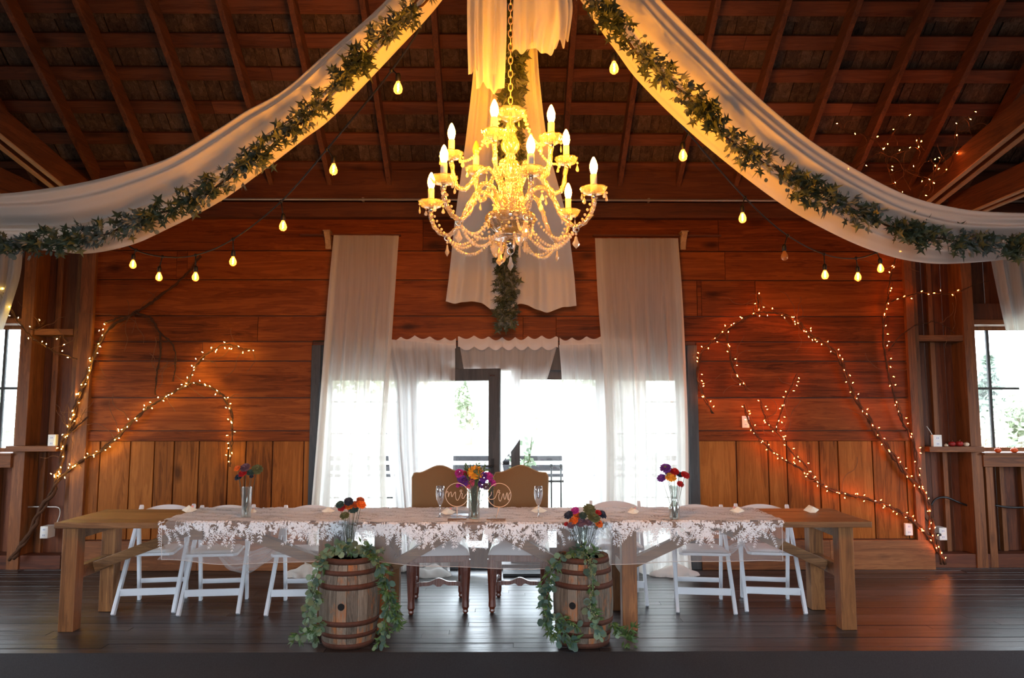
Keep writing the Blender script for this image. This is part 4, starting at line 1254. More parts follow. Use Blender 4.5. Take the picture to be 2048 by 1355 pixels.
# ================================================================== STRING LIGHTS
def string_lights(cable, bulbs, label, seed, lit):
    n = len(cable); P = Path([W(x, y, Y) for x, y, Y in cable], 10)
    r = empty('string_lights', P.at(.5)); O = Vector(r.location); tag(r, label, 'string lights', 'cafe string lights')
    mb = MB(); mb.tube([p-O for p in P.p], .0062, 6); mb.build('cable', M['black'], r)
    for i, (x, y, Y) in enumerate(bulbs):
        c_ = W(x, y, Y)-O
        best = min(P.p, key=lambda q: (q-O-c_).length); top = Vector(best)-O
        mb = MB(); mb.tube([top+Vector((0, 0, .008)), c_+Vector((0, 0, .075))], .005, 5); mb.ball(top, .016, 6, 4); mb.lathe([(0, .088), (.012, .088), (.017, .075), (.017, .038), (.013, .034), (0, .034)], c_, 12); mb.build('lamp_socket', M['black'], r)
        mb = MB(); mb.lathe([(.012, .036), (.014, .026), (.024, .006), (.029, -.012), (.026, -.030), (.014, -.042), (0, -.045)], c_, 14, caps=False); b = mb.build('bulb', M['edison'], r)
        if lit[i]:
            mb = MB(); mb.tube([c_+Vector((.006*cos(a*2.1), .006*sin(a*2.1), .022-.006*a)) for a in range(9)], .0028, 4); mb.build('filament', M['filament'], b)
string_lights([(885, -20, 4.0), (795, 125, 4.4), (665, 285, 4.9), (562, 403, 5.4), (466, 478, 5.9), (391, 510, 6.2), (325, 513, 6.4), (268, 498, 6.5), (236, 470, 6.6), (200, 440, 6.7)],
    [(796, 174, 4.4), (667, 337, 4.9), (566, 450, 5.4), (466, 521, 5.9), (391, 552, 6.2), (318, 552, 6.4), (266, 527, 6.5), (237, 488, 6.6)], 'cafe string lights sagging down the left side', 1, [1, 1, 1, 1, 1, 1, 1, 0])
string_lights([(1165, -20, 4.0), (1250, 110, 4.3), (1365, 252, 4.8), (1480, 385, 5.4), (1567, 465, 5.8), (1648, 508, 6.1), (1712, 516, 6.3), (1762, 500, 6.5), (1800, 470, 6.6), (1960, 400, 6.8)],
    [(1228, 134, 4.3), (1366, 309, 4.8), (1485, 434, 5.4), (1569, 510, 5.8), (1650, 548, 6.1), (1716, 552, 6.3), (1761, 535, 6.5), (1954, 424, 6.7)], 'cafe string lights sagging down the right side', 2, [1, 1, 1, 0, 1, 1, 1, 1])

# ================================================================== LIT VINES
YV = YW-.05
def tw(px, py, Y): return W(px, py, Y)
def lit_vine(main, branches, label, nb, mat, seed, r0=.016, Y=YV, twigs=10, lab2=None, lights=None):
    """main / branches: pixel polylines on the wall; fairy lights are a string of their own"""
    rnd = random.Random(seed)
    P = Path([tw(x, y, Y) for x, y in main], 8); O = Vector(P.at(0))
    v = empty('decorative_vine', O); tag(v, label, 'vine', 'twisted vines on the end wall')
    mb = MB(); n = len(P.p)
    for j in range(2):                              # two strands twisting round each other
        pts = []
        for i, p in enumerate(P.p):
            a = i*.55+j*pi; q = 1-.6*i/n
            pts.append(p-O+Vector((cos(a), .6*sin(a), sin(a*1.3)*.6))*r0*.9*q+Vector((rnd.gauss(0, 1), 0, rnd.gauss(0, 1)))*.004)
        mb.tube(pts, [r0*(1-.62*i/n)*(1-.25*j) for i in range(n)], 6)
    mb.build('main_stem', M['vine'], v)
    paths = [P]
    for br in branches:
        B = Path([tw(x, y, Y-.01) for x, y in br], 8); paths.append(B); m = len(B.p)
        mb = MB(); mb.tube([p-O+Vector((rnd.gauss(0, .004), 0, rnd.gauss(0, .004))) for p in B.p], [r0*.55*(1-.6*i/m) for i in range(m)], 5)
        mb.tube([p-O+Vector((.008*cos(i*.7), -.006, .008*sin(i*.9))) for i, p in enumerate(B.p)], [r0*.35*(1-.6*i/m) for i in range(m)], 5)
        mb.build('branch', M['vine'], v)
    if twigs:
        for _ in range(twigs):
            mb = MB()
            Q = rnd.choice(paths); t = rnd.uniform(.25, 1); p = Q.at(t)-O; a = rnd.uniform(0, 6.28); L = rnd.uniform(.12, .42); pts = [p]
            for k in range(6): a += rnd.uniform(-.7, .7); p = p+Vector((cos(a), 0, sin(a)))*L/6; p.y = -.015+(Y-O.y)-.006*k; pts.append(p)
            mb.tube(crom(pts, 3), .0026, 4); mb.build('twig', M['twig'], v)
    if nb:
        fl_ = empty('fairy_lights', O); tag(fl_, lab2, 'fairy lights', 'fairy lights wound on the vines')
        mb = MB(); tot = sum(q.L for q in (lights or paths)); k = 0
        src = lights or paths
        for Q in src:
            m = int(Q.L/.02); mb.tube([Q.at(i/m)-O+Vector((.018*cos(i*.5), -.02-.012*sin(i*.5), .018*sin(i*.5))) for i in range(m+1)], .0013, 4)
        mb.build('wire', M['vine'], fl_)
        for Q in src:
            c_ = max(2, round(nb*Q.L/tot))
            for i in range(c_):
                t = (i+.5+rnd.uniform(-.35, .35))/c_
                d = Vector((rnd.gauss(0, 1), -.5, rnd.gauss(0, 1))).normalized()
                p = Q.at(t)-O+Vector((d.x*.034, -.028, d.z*.034))
                mb = MB(); mb.beam(p, p+d*.012, .0036, .0036, taper=.35) ; mb.build('bulb', mat, fl_)
    return v
c4_ = lambda L: [(x/1.992, 480+y/1.992) for x, y in L]
c5_ = lambda L: [(1360+x/1.993, 480+y/1.993) for x, y in L]
Lm = c4_([(45, 1270), (110, 1180), (160, 1080), (210, 1000), (240, 900), (255, 800), (290, 720), (310, 640), (340, 560), (370, 480), (400, 400), (450, 340), (520, 300), (600, 250), (680, 190), (750, 130), (800, 60)])
Ls = c4_([(255, 790), (300, 745), (352, 704)])
Lun1 = c4_([(540, 290), (600, 310), (640, 370), (690, 420), (700, 490), (690, 560)]); Lun2 = c4_([(640, 370), (640, 450), (625, 540), (620, 620)]); Lun3 = c4_([(420, 330), (470, 310), (540, 295)])
L1lit = Path([tw(x, y, YV) for x, y in c4_([(210, 960), (240, 900), (255, 800), (290, 720), (310, 640), (340, 560), (370, 480), (400, 400), (410, 325)])], 8)
lit_vine(Lm, [Ls, Lun1, Lun2, Lun3], 'thick twisted vine climbing the left end of the wall with fairy lights', 38, M['fairy_y'], 71, .020, twigs=26, lab2='yellow fairy lights climbing the tall left vine', lights=[L1lit])
La = c4_([(225, 960), (320, 880), (400, 840), (470, 780), (540, 710), (600, 660), (700, 600), (760, 570), (820, 580), (880, 610), (920, 680), (925, 760), (920, 850), (915, 900)])
Lb = c4_([(750, 570), (770, 520), (790, 490), (830, 450), (900, 415), (960, 430), (1020, 440)])
lit_vine(La, [Lb], 'arching vine left of the glazed doors with a curled branch', 78, M['fairy_y'], 72, .013, twigs=14, lab2='yellow fairy lights on the left arching vine')
L0 = c4_([(0, 180), (30, 250), (70, 320), (120, 380), (160, 410), (210, 440), (310, 475)])
lit_vine(L0, [c4_([(120, 355), (150, 350), (185, 320)]), c4_([(210, 385), (260, 390), (285, 430)])], 'thin bare branch beside the left window', 12, M['fairy_y'], 73, .008, YW-.07, 4, 'fairy lights on the thin branch by the left window')
R1 = c5_([(1050, 1290), (1010, 1180), (990, 1060), (960, 990), (900, 930), (850, 860), (800, 790), (750, 710), (700, 630), (670, 560), (640, 480), (590, 420), (520, 375), (450, 310), (380, 290), (310, 290), (250, 315), (190, 350), (130, 400), (85, 450), (70, 530), (85, 600), (130, 690)])
lit_vine(R1, [c5_([(185, 370), (195, 440), (215, 520), (240, 560), (265, 595)]), c5_([(320, 280), (310, 250), (308, 205)]), c5_([(560, 400), (520, 385), (470, 340), (440, 310)])], 'large looping vine right of the glazed doors', 98, M['fairy_r'], 74, .017, twigs=22, lab2='orange fairy lights on the large looping vine')
R2 = c5_([(1010, 1200), (930, 1120), (860, 1075), (780, 1040), (700, 1020), (620, 1000), (540, 960), (480, 910), (410, 870), (350, 825), (300, 770), (270, 710), (255, 655)])
lit_vine(R2, [c5_([(540, 960), (500, 900), (440, 840), (390, 770), (350, 730), (330, 680), (320, 635)]), c5_([(380, 760), (400, 690), (430, 610), (465, 535)])], 'low slanting vine on the right wainscot', 84, M['fairy_r'], 75, .013, twigs=10, lab2='orange fairy lights on the low slanting vine')
R3 = c5_([(960, 990), (945, 900), (930, 800), (890, 730), (865, 660), (840, 570), (820, 470), (810, 380), (815, 290), (830, 220), (840, 140), (865, 60), (900, -30)])
lit_vine(R3, [c5_([(840, 245), (900, 225), (960, 210), (1040, 215), (1110, 205), (1170, 180), (1235, 160)]), c5_([(830, 440), (880, 380), (950, 335), (1030, 330), (1095, 370)])], 'upright vine climbing the right corner post', 44, M['fairy_r'], 76, .011, YW-.075, 8, 'orange fairy lights on the upright right vine', lights=[Path([tw(x, y, YV-.02) for x, y in L], 8) for L in (R3, c5_([(840, 245), (900, 225), (960, 210), (1040, 215), (1110, 205)]))])
# bare lit twigs up on the right hand beam
tg = [[(1834, 400), (1850, 375), (1870, 340), (1890, 310), (1925, 300), (1945, 290)], [(1855, 370), (1900, 330), (1912, 262), (1928, 237), (1970, 225)], [(1820, 395), (1790, 372), (1775, 330), (1765, 300), (1740, 275), (1685, 255), (1680, 240)], [(1770, 318), (1800, 305), (1835, 292), (1850, 300)], [(1690, 352), (1740, 315), (1765, 303)], [(1835, 292), (1831, 270)], [(1780, 350), (1810, 338), (1840, 350), (1845, 370)], [(1868, 350), (1866, 330), (1862, 318)], [(1765, 300), (1790, 260), (1820, 225)]]
lit_vine(tg[0], tg[1:], 'bare curly twigs with tiny lights on the right roof beam', 34, M['fairy_r'], 77, .006, 6.3, 16, 'orange fairy lights on the twigs by the right roof beam')

# ================================================================== CHANDELIER
CH = W(1021, 430, 3.4)
chn = empty('chandelier', (CH.x, 3.4, 2.40)); tag(chn, 'cut crystal chandelier with lit candle bulbs hanging on a chain', 'chandelier')
CO = Vector(chn.location)
zc = lambda z: z-CO.z
def scallop(amp, n): return lambda a, t: amp*t*abs(sin(a*n/2))
def cpart(mb, name, mat, parent=None, bevel=0): return mb.build(name, M[mat], parent or chn, bevel)
mb = MB(); mb.lathe([(.0, zc(2.365)), (.03, zc(2.37)), (.075, zc(2.395)), (.112, zc(2.43)), (.120, zc(2.455)), (.113, zc(2.475)), (.09, zc(2.478)), (0, zc(2.47))], n=48, mod=lambda a, t: .035*cos(a*12)*sin(pi*t)); cpart(mb, 'bowl', 'bowl')
mb = MB(); mb.lathe([(.02, zc(2.37)), (.045, zc(2.35)), (.078, zc(2.358)), (.086, zc(2.368)), (.07, zc(2.372)), (.03, zc(2.378))], n=48, mod=scallop(.14, 8)); cpart(mb, 'lower_dish', 'crystal')
col = [(.012, 2.47), (.03, 2.485), (.02, 2.50), (.018, 2.60), (.026, 2.62), (.03, 2.635), (.018, 2.65), (.034, 2.665), (.047, 2.70), (.038, 2.735), (.016, 2.745), (.03, 2.755), (.018, 2.765), (.024, 2.775), (.042, 2.80), (.045, 2.825), (.028, 2.86), (.022, 2.88), (.034, 2.895), (.022, 2.91), (.018, 2.93)]
mb = MB(); mb.lathe([(r, zc(z)) for r, z in col], n=20, mod=lambda a, t: .05*cos(a*10)); cpart(mb, 'stem', 'crystal')
mb = MB(); mb.tube([(0, 0, zc(2.33)), (0, 0, zc(2.95))], .006, 8); cpart(mb, 'rod', 'chrome')
def dish(c, r, name='bobeche', h=.034):
    mb = MB()
    mb.lathe([(.010, 0), (r*.45, .002), (r*.8, .010), (r*.93, h*.8), (r, h), (r*.9, h*.86), (r*.75, .015), (r*.4, .008), (.010, .006)], c, 60, mod=scallop(.18, 10))
    return cpart(mb, name, 'crystal')
mb = MB(); mb.lathe([(.018, 2.935), (.03, 2.94), (.06, 2.96), (.078, 2.985), (.072, 2.985), (.04, 2.96)], (0, 0, -CO.z), 48, mod=scallop(.13, 8)); cpart(mb, 'crown_dish', 'crystal')
RD = random.Random(9)
def drop(p, L, w, kind='tear'):
    """crystal pendant hung from p on a small bead"""
    mb = MB(); mb.ball(p-Vector((0, 0, .006)), .0065, 8, 5)
    q = RD.uniform(0, pi); n = 8 if kind == 'tear' else 6
    if kind == 'tear': pr = [(0, -.014), (w*.25, -.014-L*.15), (w*.8, -.014-L*.55), (w, -.014-L*.72), (w*.7, -.014-L*.92), (0, -.014-L)]
    elif kind == 'kite': pr = [(0, -.014), (w*.35, -.014-L*.12), (w*.55, -.014-L*.4), (w, -.014-L*.62), (w*.72, -.014-L*.78), (0, -.014-L)]
    else: pr = [(0, -.014), (w*.5, -.014-L*.08), (w, -.014-L*.8), (w*.5, -.014-L*.95), (0, -.014-L)]
    ax = Matrix.Rotation(q, 3, 'Z') @ Matrix.Diagonal(Vector((1, .45 if kind != 'spear' else .9, 1)))
    mb.lathe([(r, z) for r, z in pr], p, n, False, ax); return cpart(mb, 'crystal_drop', 'crystal_drop')
def beads(p0, p1, sag, n, r=.0078):
    mb = MB(); p0 = Vector(p0); p1 = Vector(p1)
    for i in range(n):
        t = (i+.5)/n; p = p0.lerp(p1, t)-Vector((0, 0, sag*4*t*(1-t)))
        mb.ball(p, r, 6, 4, sz=(1, 1, 1.1))
    return cpart(mb, 'bead_chain', 'crystal_drop')
def arm(ang, R, zcup, z0, lower, lit=True):
    a = rad(ang); d = Vector((cos(a), sin(a), 0)); U = Vector((0, 0, 1))
    if lower: pts = [(.035, z0), (.06, z0+.05), (.11, z0+.115), (.17, z0+.12), (.215, z0+.055), (.255, z0-.03), (.315, z0-.075), (.37, z0-.045), (.395, z0+.005), (R, zcup-.012)]
    else: pts = [(.03, z0), (.04, z0+.08), (.06, z0+.16), (.10, z0+.215), (.15, z0+.20), (.185, z0+.15), (.225, z0+.115), (.265, z0+.145), (R, zcup-.012)]
    sc_ = R/.40 if lower else R/.285
    P = crom([d*(r*(sc_ if r > .1 else 1))+U*zc(z) for r, z in pts], 7)
    n = len(P)
    mb = MB(); tw_ = []
    mb.tube(P, [.0105+.0016*sin(i*1.5) for i in range(n)], 8)
    # twisted ridge round the arm
    rope = []
    for i, p in enumerate(P):
        t = (P[min(i+1, n-1)]-P[max(i-1, 0)]).normalized(); b1 = t.cross(Vector((-d.y, d.x, 0))).normalized(); b2 = t.cross(b1); q = i*1.15
        rope.append(p+(b1*cos(q)+b2*sin(q))*.0105)
    mb.tube(rope, .0045, 5); ar = cpart(mb, 'arm', 'crystal')
    c = d*R+U*zc(zcup)
    dish(c, .060 if lower else .055)
    mb = MB(); mb.ball(c-U*.008, .013, 10, 6); mb.lathe([(0, .006), (.017, .008), (.014, .02), (.0135, .024), (0, .024)], c, 14); cpart(mb, 'cup_mount', 'chrome')
    mb = MB(); mb.lathe([(0, .02), (.0155, .02), (.0155, .096), (.0135, .100), (0, .100)], c, 16); cs = cpart(mb, 'candle_sleeve', 'candle')
    mb = MB(); mb.lathe([(.010, .100), (.0150, .112), (.0185, .128), (.0175, .146), (.011, .166), (.004, .180), (0, .183)], c, 14, caps=False); cpart(mb, 'bulb', 'flame' if lit else 'edison', cs)
    for k in range(4):
        q = k*pi/2+RD.uniform(0, 1); p = c+Vector((cos(q), sin(q), 0))*(.060 if lower else .055)+U*.02
        drop(p, RD.uniform(.030, .042), .0095)
    return c, P
LOW = [-78, -137, -18, 42, 165, 100]; UPP = [-105, -50, 15, 128, 180]
lows = [arm(a, .405, 2.535, 2.47, True, lit=(a != 100)) for a in LOW]
ups = [arm(a, .285, 2.745, 2.485, False, lit=(a != 128)) for a in UPP]
# strands of beads between the low arms and down from the crown, and big pendants
order = sorted(range(6), key=lambda i: LOW[i])
for i, (c, P) in enumerate(lows):
    d = Vector((c.x, c.y, 0)).normalized(); lowp = P[int(len(P)*.66)]
    lowp = Vector((lowp.x, lowp.y, min(p.z for p in P)-.012))
    mb = MB(); mb.tube([lowp+Vector((.014*cos(q), 0, .014*sin(q)-.002)) for q in [k*pi/5 for k in range(11)]], .003, 5); cpart(mb, 'hanging_ring', 'chrome')
    drop(lowp-Vector((0, 0, .018)), .062, .019, 'kite')
    beads(lowp, d*.085+Vector((0, 0, zc(2.372))), .085, 22)
    beads(c*1.0+Vector((0, 0, -.0)), d*.11+Vector((0, 0, zc(2.475))), .16, 24, .0068)
    nx = lows[order[(order.index(i)+1) % 6]][0]; nd = Vector((nx.x, nx.y, 0)).normalized()
    beads(lowp, Vector((nd.x*.115, nd.y*.115, zc(2.46))), .10, 20, .0068)
for k in range(5):
    q = k*2*pi/5+.4; beads(Vector((.075*cos(q), .075*sin(q), zc(2.98))), Vector((.25*cos(q), .25*sin(q), zc(2.76))), .07, 17, .0066)
for k in range(8):
    q = k*pi/4+.2; drop(Vector((.08*cos(q), .08*sin(q), zc(2.365))), .07, .008 if k % 2 else .019, 'spear' if k % 2 else 'kite')
    drop(Vector((.076*cos(q), .076*sin(q), zc(2.98))), .03, .009)
mb = MB(); mb.ball((0, 0, zc(2.335)), .022, 12, 8); mb.tube([(.016*cos(k*pi/6), 0, zc(2.30)+.016*sin(k*pi/6)) for k in range(13)], .0035, 6); cpart(mb, 'finial', 'chrome')
drop(Vector((-.0, -.02, zc(2.285))), .072, .02, 'kite')
for k in range(12):
    q = k*2*pi/12; mb = None
    p = Vector((.17*cos(q), .17*sin(q), zc(2.57))); drop(p, .036, .011, 'kite' if k % 3 == 0 else 'tear')
mb = MB(); z = 2.94; k = 0
ztop = roofz(3.4, -.02)
while z < ztop:
    a = 0 if k % 2 else pi/2
    mb.tube([Vector((.010*cos(q)*cos(a), .010*cos(q)*sin(a), zc(z)+.021*sin(q))) for q in [j*pi/5 for j in range(10)]], .0028, 5, closed=True); z += .034; k += 1
cpart(mb, 'chain', 'brass')

# ================================================================== FLOWERS
def flower(px, py, Y, colr, vase, r, label, seed, kind='zinnia', group=None, up=.55, centre=None):
    rnd = random.Random(seed); r *= 1.15; P = W(px, py, Y); o = empty('flower', P); tag(o, label, 'flower', group)
    base = Vector(vase)-P
    ax = Vector(((P.x-vase[0])*3.2, -.55+rnd.uniform(-.1, .1), up)).normalized()
    mb = MB(); q = Path([base, base*.55+Vector((rnd.uniform(-.006, .006), 0, .0)), -ax*.012, Vector((0, 0, 0))], 6); mb.tube(q.p, .0017, 5); mb.build('stem', M['wire_stem'], o)
    b1 = ax.orthogonal().normalized(); b2 = ax.cross(b1); mb = MB()
    rings = {'zinnia': [(1.0, 14, -.10), (.85, 12, .12), (.66, 10, .30), (.45, 8, .45)], 'daisy': [(1.0, 18, .0), (.8, 16, .12)], 'ball': [(.9, 10, -.5), (1.0, 12, -.1), (.9, 10, .3), (.65, 8, .65), (.35, 5, .85)]}[kind]
    for f_, n, h in rings:
        for k in range(n):
            a = 2*pi*(k+.5*rnd.random())/n; d = b1*cos(a)+b2*sin(a); s_ = ax.cross(d); w = r*f_*pi/n*1.15
            z0 = ax*(h*r*.55); z1 = ax*(h*r*(.85 if kind != 'ball' else 1.0)+rnd.uniform(-.1, .12)*r)
            a0 = d*r*f_*(.12 if kind != 'ball' else .45)+z0
            mb.add([a0, d*r*f_*.6+s_*w+z1*.9, d*r*f_+s_*w*.5+z1*(.75 if f_ > .9 else 1.1), d*r*f_-s_*w*.5+z1*(.75 if f_ > .9 else 1.1), d*r*f_*.6-s_*w+z1*.9], [(0, 1, 2, 3, 4)])
    h_ = mb.build('flower_head', M['f_'+colr], o)
    mb = MB(); mb.ball(ax*r*.20, r*.30, 8, 5, sz=(1, 1, .8)); mb.build('flower_centre', M['f_'+(centre or colr)], h_)
    return o
ZL = ZTB+.006
def vase(px, py, z, prof, label, name='glass_vase', water=.1):
    c = TP(px, py, z); r = empty(name, (c.x, c.y, z)); tag(r, label, 'vase')
    mb = MB(); mb.lathe(prof, n=24, caps=False)
    mb.lathe([(max(0.001, p[0]-.0035), p[1]+.004) for p in prof[1:]], n=24, caps=False); mb.build('glass', M['vase'], r)
    mb = MB(); pr = [(max(0, p[0]-.005), p[1]+.006) for p in prof if p[1] < water]; pr = [(0, .008)]+pr[1:]+[(pr[-1][0], water), (0, water)]; mb.lathe(pr, n=20); mb.build('water', M['glass'], r)
    return (c.x, c.y, z)
v1 = vase(492, 1041, ZL, [(0, 0), (.033, 0), (.034, .01), (.034, .215), (.035, .217)], 'tall straight glass vase standing on the left of the lace cloth')
def bunch(vs, Y, lst, where, seed, r=.032, kind='zinnia', grp=None):
    for i, t in enumerate(lst):
        px, py, c, w = t[:4]; rr = t[4] if len(t) > 4 else r; kd = t[5] if len(t) > 5 else kind
        flower(px, py, Y+.012*((i*7) % 5-2), c, (vs[0]+.008*((i % 3)-1), vs[1]+.008*((i % 2)-.5), vs[2]+.012), rr, w+' '+where, seed+i, kd, grp, centre=(t[6] if len(t) > 6 else None))
bunch(v1, v1[1], [(474, 936, 'orange', 'small orange flower at far left', .022), (490, 934, 'plum', 'dark maroon flower at the top', .034), (514, 938, 'olive', 'olive green flower at the right', .038), (485, 946, 'red', 'red flower below the maroon one', .028), (477, 953, 'navy', 'slate blue flower lowest on the left', .028), (503, 952, 'navy', 'tiny dark blue flower lowest on the right', .014), (501, 944, 'teal', 'muted green flower in the middle', .026)], 'in the tall straight left vase', 100, grp='flowers in the left table vase')
BT = .523
v2 = vase(698, 1117, BT, [(0, 0), (.028, 0), (.03, .01), (.037, .20), (.041, .235), (.042, .237)], 'flared clear glass vase standing on the left barrel')
bunch(v2, 5.0, [(680, 1008, 'teal', 'dark teal flower at the far left', .027), (683, 1015, 'red', 'dark red flower under the teal one', .024), (697, 1010, 'orange', 'bright orange flower in the middle', .031), (697, 1002, 'navy', 'navy flower behind the middle orange one', .029), (711, 1008, 'rust', 'rust flower right of the middle', .026), (723, 1008, 'orange', 'orange flower at the far right', .030), (721, 1000, 'rust', 'reddish flower at the top right', .026), (707, 1017, 'teal', 'dark green flower low in the middle', .030), (689, 1030, 'olive', 'olive flower drooping below the others', .029)], 'in the vase on the left barrel', 120, grp='flowers in the left barrel vase')
v3 = vase(1168, 1117, BT, [(0, 0), (.028, 0), (.03, .01), (.037, .18), (.041, .21), (.042, .212)], 'flared clear glass vase standing on the right barrel')
bunch(v3, 4.99, [(1137, 1029, 'navy', 'navy flower at the far left', .030), (1150, 1020, 'magenta', 'magenta-edged flower at the top left', .026), (1148, 1025, 'orange', 'bright orange flower at the upper left', .026), (1147, 1040, 'orange', 'orange flower at the lower left', .029), (1132, 1047, 'red', 'small red flower at the lowest left', .015), (1142, 1049, 'plum', 'maroon flower below the lower orange one', .024), (1162, 1043, 'plum', 'deep plum flower low in the middle', .032), (1157, 1031, 'rust', 'rust flower in the middle', .026), (1166, 1030, 'teal', 'dark teal flower in the middle', .026), (1179, 1018, 'olive', 'brownish olive flower at the top', .040), (1188, 1033, 'olive', 'pale olive flower right of the middle', .040), (1197, 1024, 'red', 'small red flower behind the olive ones', .020), (1205, 1028, 'navy', 'navy flower at the far right', .030), (1177, 1044, 'plum', 'grey-purple flower low right of the middle', .026), (1198, 1046, 'orange', 'red-orange flower at the lower right', .027, 'zinnia', 'red')], 'in the vase on the right barrel', 140, grp='flowers in the right barrel vase')
v4 = vase(1349, 1046, ZL, [(0, 0), (.034, 0), (.036, .01), (.038, .085), (.034, .105), (.022, .125), (.021, .15), (.028, .20), (.034, .233), (.035, .235)], 'waisted clear glass vase standing on the right of the lace cloth')
bunch(v4, v4[1], [(1331, 935, 'violet', 'brownish purple flower at the top', .036, 'zinnia', 'olive'), (1349, 942, 'red', 'crimson flower at the upper middle', .030), (1323, 955, 'violet', 'violet flower at the far left', .030), (1342, 953, 'yellow', 'golden orange flower in front', .036), (1359, 948, 'navy', 'dark blue flower right of the middle', .024), (1371, 949, 'red', 'crimson flower at the far right', .030), (1361, 967, 'red', 'small crimson flower hanging lowest', .024), (1337, 945, 'violet', 'deep violet flower behind the golden one', .024)], 'in the waisted vase', 170, grp='flowers in the waisted vase')
v5 = vase(948, 1045, ZL, [(0, 0), (.040, 0), (.041, .01), (.041, .235), (.042, .237)], 'wide straight glass vase of mixed flowers in the centre', water=.13)
bunch(v5, v5[1], [(951, 944, 'yellow', 'large orange daisy on top', .052, 'daisy', 'olive'), (942, 961, 'pinkf', 'pink carnation in front', .038, 'ball'), (957, 958, 'pinkf', 'pink carnation right of the first', .034, 'ball'), (940, 969, 'pinkf', 'low pink carnation', .026, 'ball'), (933, 951, 'red', 'red rose at the upper left', .036, 'ball'), (928, 961, 'violet', 'violet stock flower at the left', .034, 'ball'), (919, 946, 'magenta', 'lavender flower at the far upper left', .030, 'ball'), (922, 955, 'violet', 'purple flower at the far left', .028, 'ball'), (977, 951, 'magenta', 'magenta lily flower at the upper right', .032), (985, 964, 'magenta', 'magenta lily flower at the far right', .028), (966, 953, 'violet', 'purple flower right of the daisy', .032, 'ball'), (963, 967, 'violet', 'dark purple flower low on the right', .028, 'ball'), (917, 969, 'magenta', 'small pink flower at the far lower left', .020), (972, 972, 'plum', 'mauve bud flower at the lower right', .022, 'ball')], 'in the centre bouquet', 200, grp='flowers in the centre bouquet')
rnd = random.Random(77); fo = empty('bouquet_greenery', (v5[0], v5[1], ZL+.012)); tag(fo, 'green stems and leaves filling the centre vase', 'greenery')
mb = MB(); mb2 = MB()
for k in range(26):
    a = rnd.uniform(0, 6.283); r0, r1 = rnd.uniform(.005, .026), rnd.uniform(.03, .10); P = Path([(r0*cos(a+1), r0*sin(a+1), 0), (r0*cos(a), r0*sin(a), .16), (r1*cos(a)*.6, r1*sin(a)*.6, .25), (r1*cos(a), r1*sin(a)*.8, rnd.uniform(.28, .38))]); mb.tube(P.p, .0028, 5)
    for j in range(7): leaf_lance(mb2, P.at(.55+.45*j/6), (P.dir(.8)+rv(rnd)).normalized(), rv(rnd), rnd.uniform(.025, .05))
for k in range(30):
    p = Vector((.09+rnd.uniform(0, .05), rnd.uniform(-.04, .02), .17+rnd.uniform(0, .13))); leaf_round(mb2, p, rv(rnd), rv(rnd), .014)
mb.build('stems', M['stem'], fo); mb2.build('leaves', M['euc_d'], fo)

# ================================================================== TABLE THINGS
def flute(px, py, label):
    c = TP(px, py, ZL); r = empty('champagne_flute', c); tag(r, label, 'glass', 'champagne flutes')
    mb = MB(); mb.lathe([(0, .0), (.034, .0), (.034, .002), (.008, .006), (.0045, .02), (.004, .06), (.0075, .078), (.006, .085)], n=20, caps=False); mb.build('foot', M['flute'], r)
    mb = MB(); mb.lathe([(.004, .083), (.014, .095), (.024, .125), (.030, .165), (.029, .20), (.0265, .222), (.0255, .222), (.027, .2), (.028, .165), (.022, .127), (.012, .10), (0, .094)], n=32, mod=lambda a, t: .04*cos(a*12)*(1 if t < .45 else 0)); mb.build('bowl', M['flute'], r)
flute(880, 1039, 'cut champagne flute in front of the left high-back chair'); flute(1077, 1040, 'cut champagne flute in front of the right high-back chair')
def wiresign(cx, cy, rp, base_px, base_py, script, label):
    b = TP(base_px, base_py, ZL); Y = b.y+.02; r = empty('wire_sign', (b.x, Y, ZL)); tag(r, label, 'sign', 'wire script signs'); O = Vector(r.location)
    mb = MB(); mb.box((-.066, -.02, 0), (.066, .02, .018)); mb.build('base', M['table'], r, .002)
    C_ = W(cx, cy, Y)-O; R = (W(cx+rp, cy, Y)-O-C_).length
    mb = MB(); mb.tube([C_+Vector((R*cos(a), 0, R*sin(a))) for a in [k*2*pi/48 for k in range(48)]], .0022, 6, closed=True); mb.build('ring', M['brass'], r)
    mb = MB(); mb.tube([Vector((0, 0, .016)), C_-Vector((0, 0, R))], .002, 6); mb.build('stalk', M['brass'], r)
    mb = MB(); mb.tube(crom([W(780+x/5.689, 900+y/5.689, Y)-O for x, y in script], 6), .0019, 6); mb.build('script', M['brass'], r)
wiresign(914, 988.8, 23, 914, 1050, [(636, 490), (655, 466), (664, 500), (662, 530), (678, 488), (696, 474), (700, 510), (706, 528), (722, 500), (743, 474), (746, 520), (754, 556), (770, 568), (790, 535), (812, 475), (818, 456), (806, 450), (796, 464), (812, 478), (806, 490), (826, 492), (818, 535), (836, 546), (862, 505), (892, 474)], 'round copper wire sign reading mr on a wooden base')
wiresign(998.5, 989.6, 23.4, 992, 1051, [(1152, 470), (1150, 505), (1128, 530), (1128, 552), (1156, 556), (1190, 545), (1212, 500), (1222, 470), (1234, 450), (1248, 462), (1232, 478), (1252, 482), (1238, 512), (1242, 565), (1258, 574), (1278, 520), (1290, 490), (1298, 540), (1310, 556), (1324, 500), (1334, 485), (1338, 545), (1352, 565), (1348, 520), (1358, 492), (1374, 470)], 'round copper wire sign reading mrs seen from behind, on a wooden base')
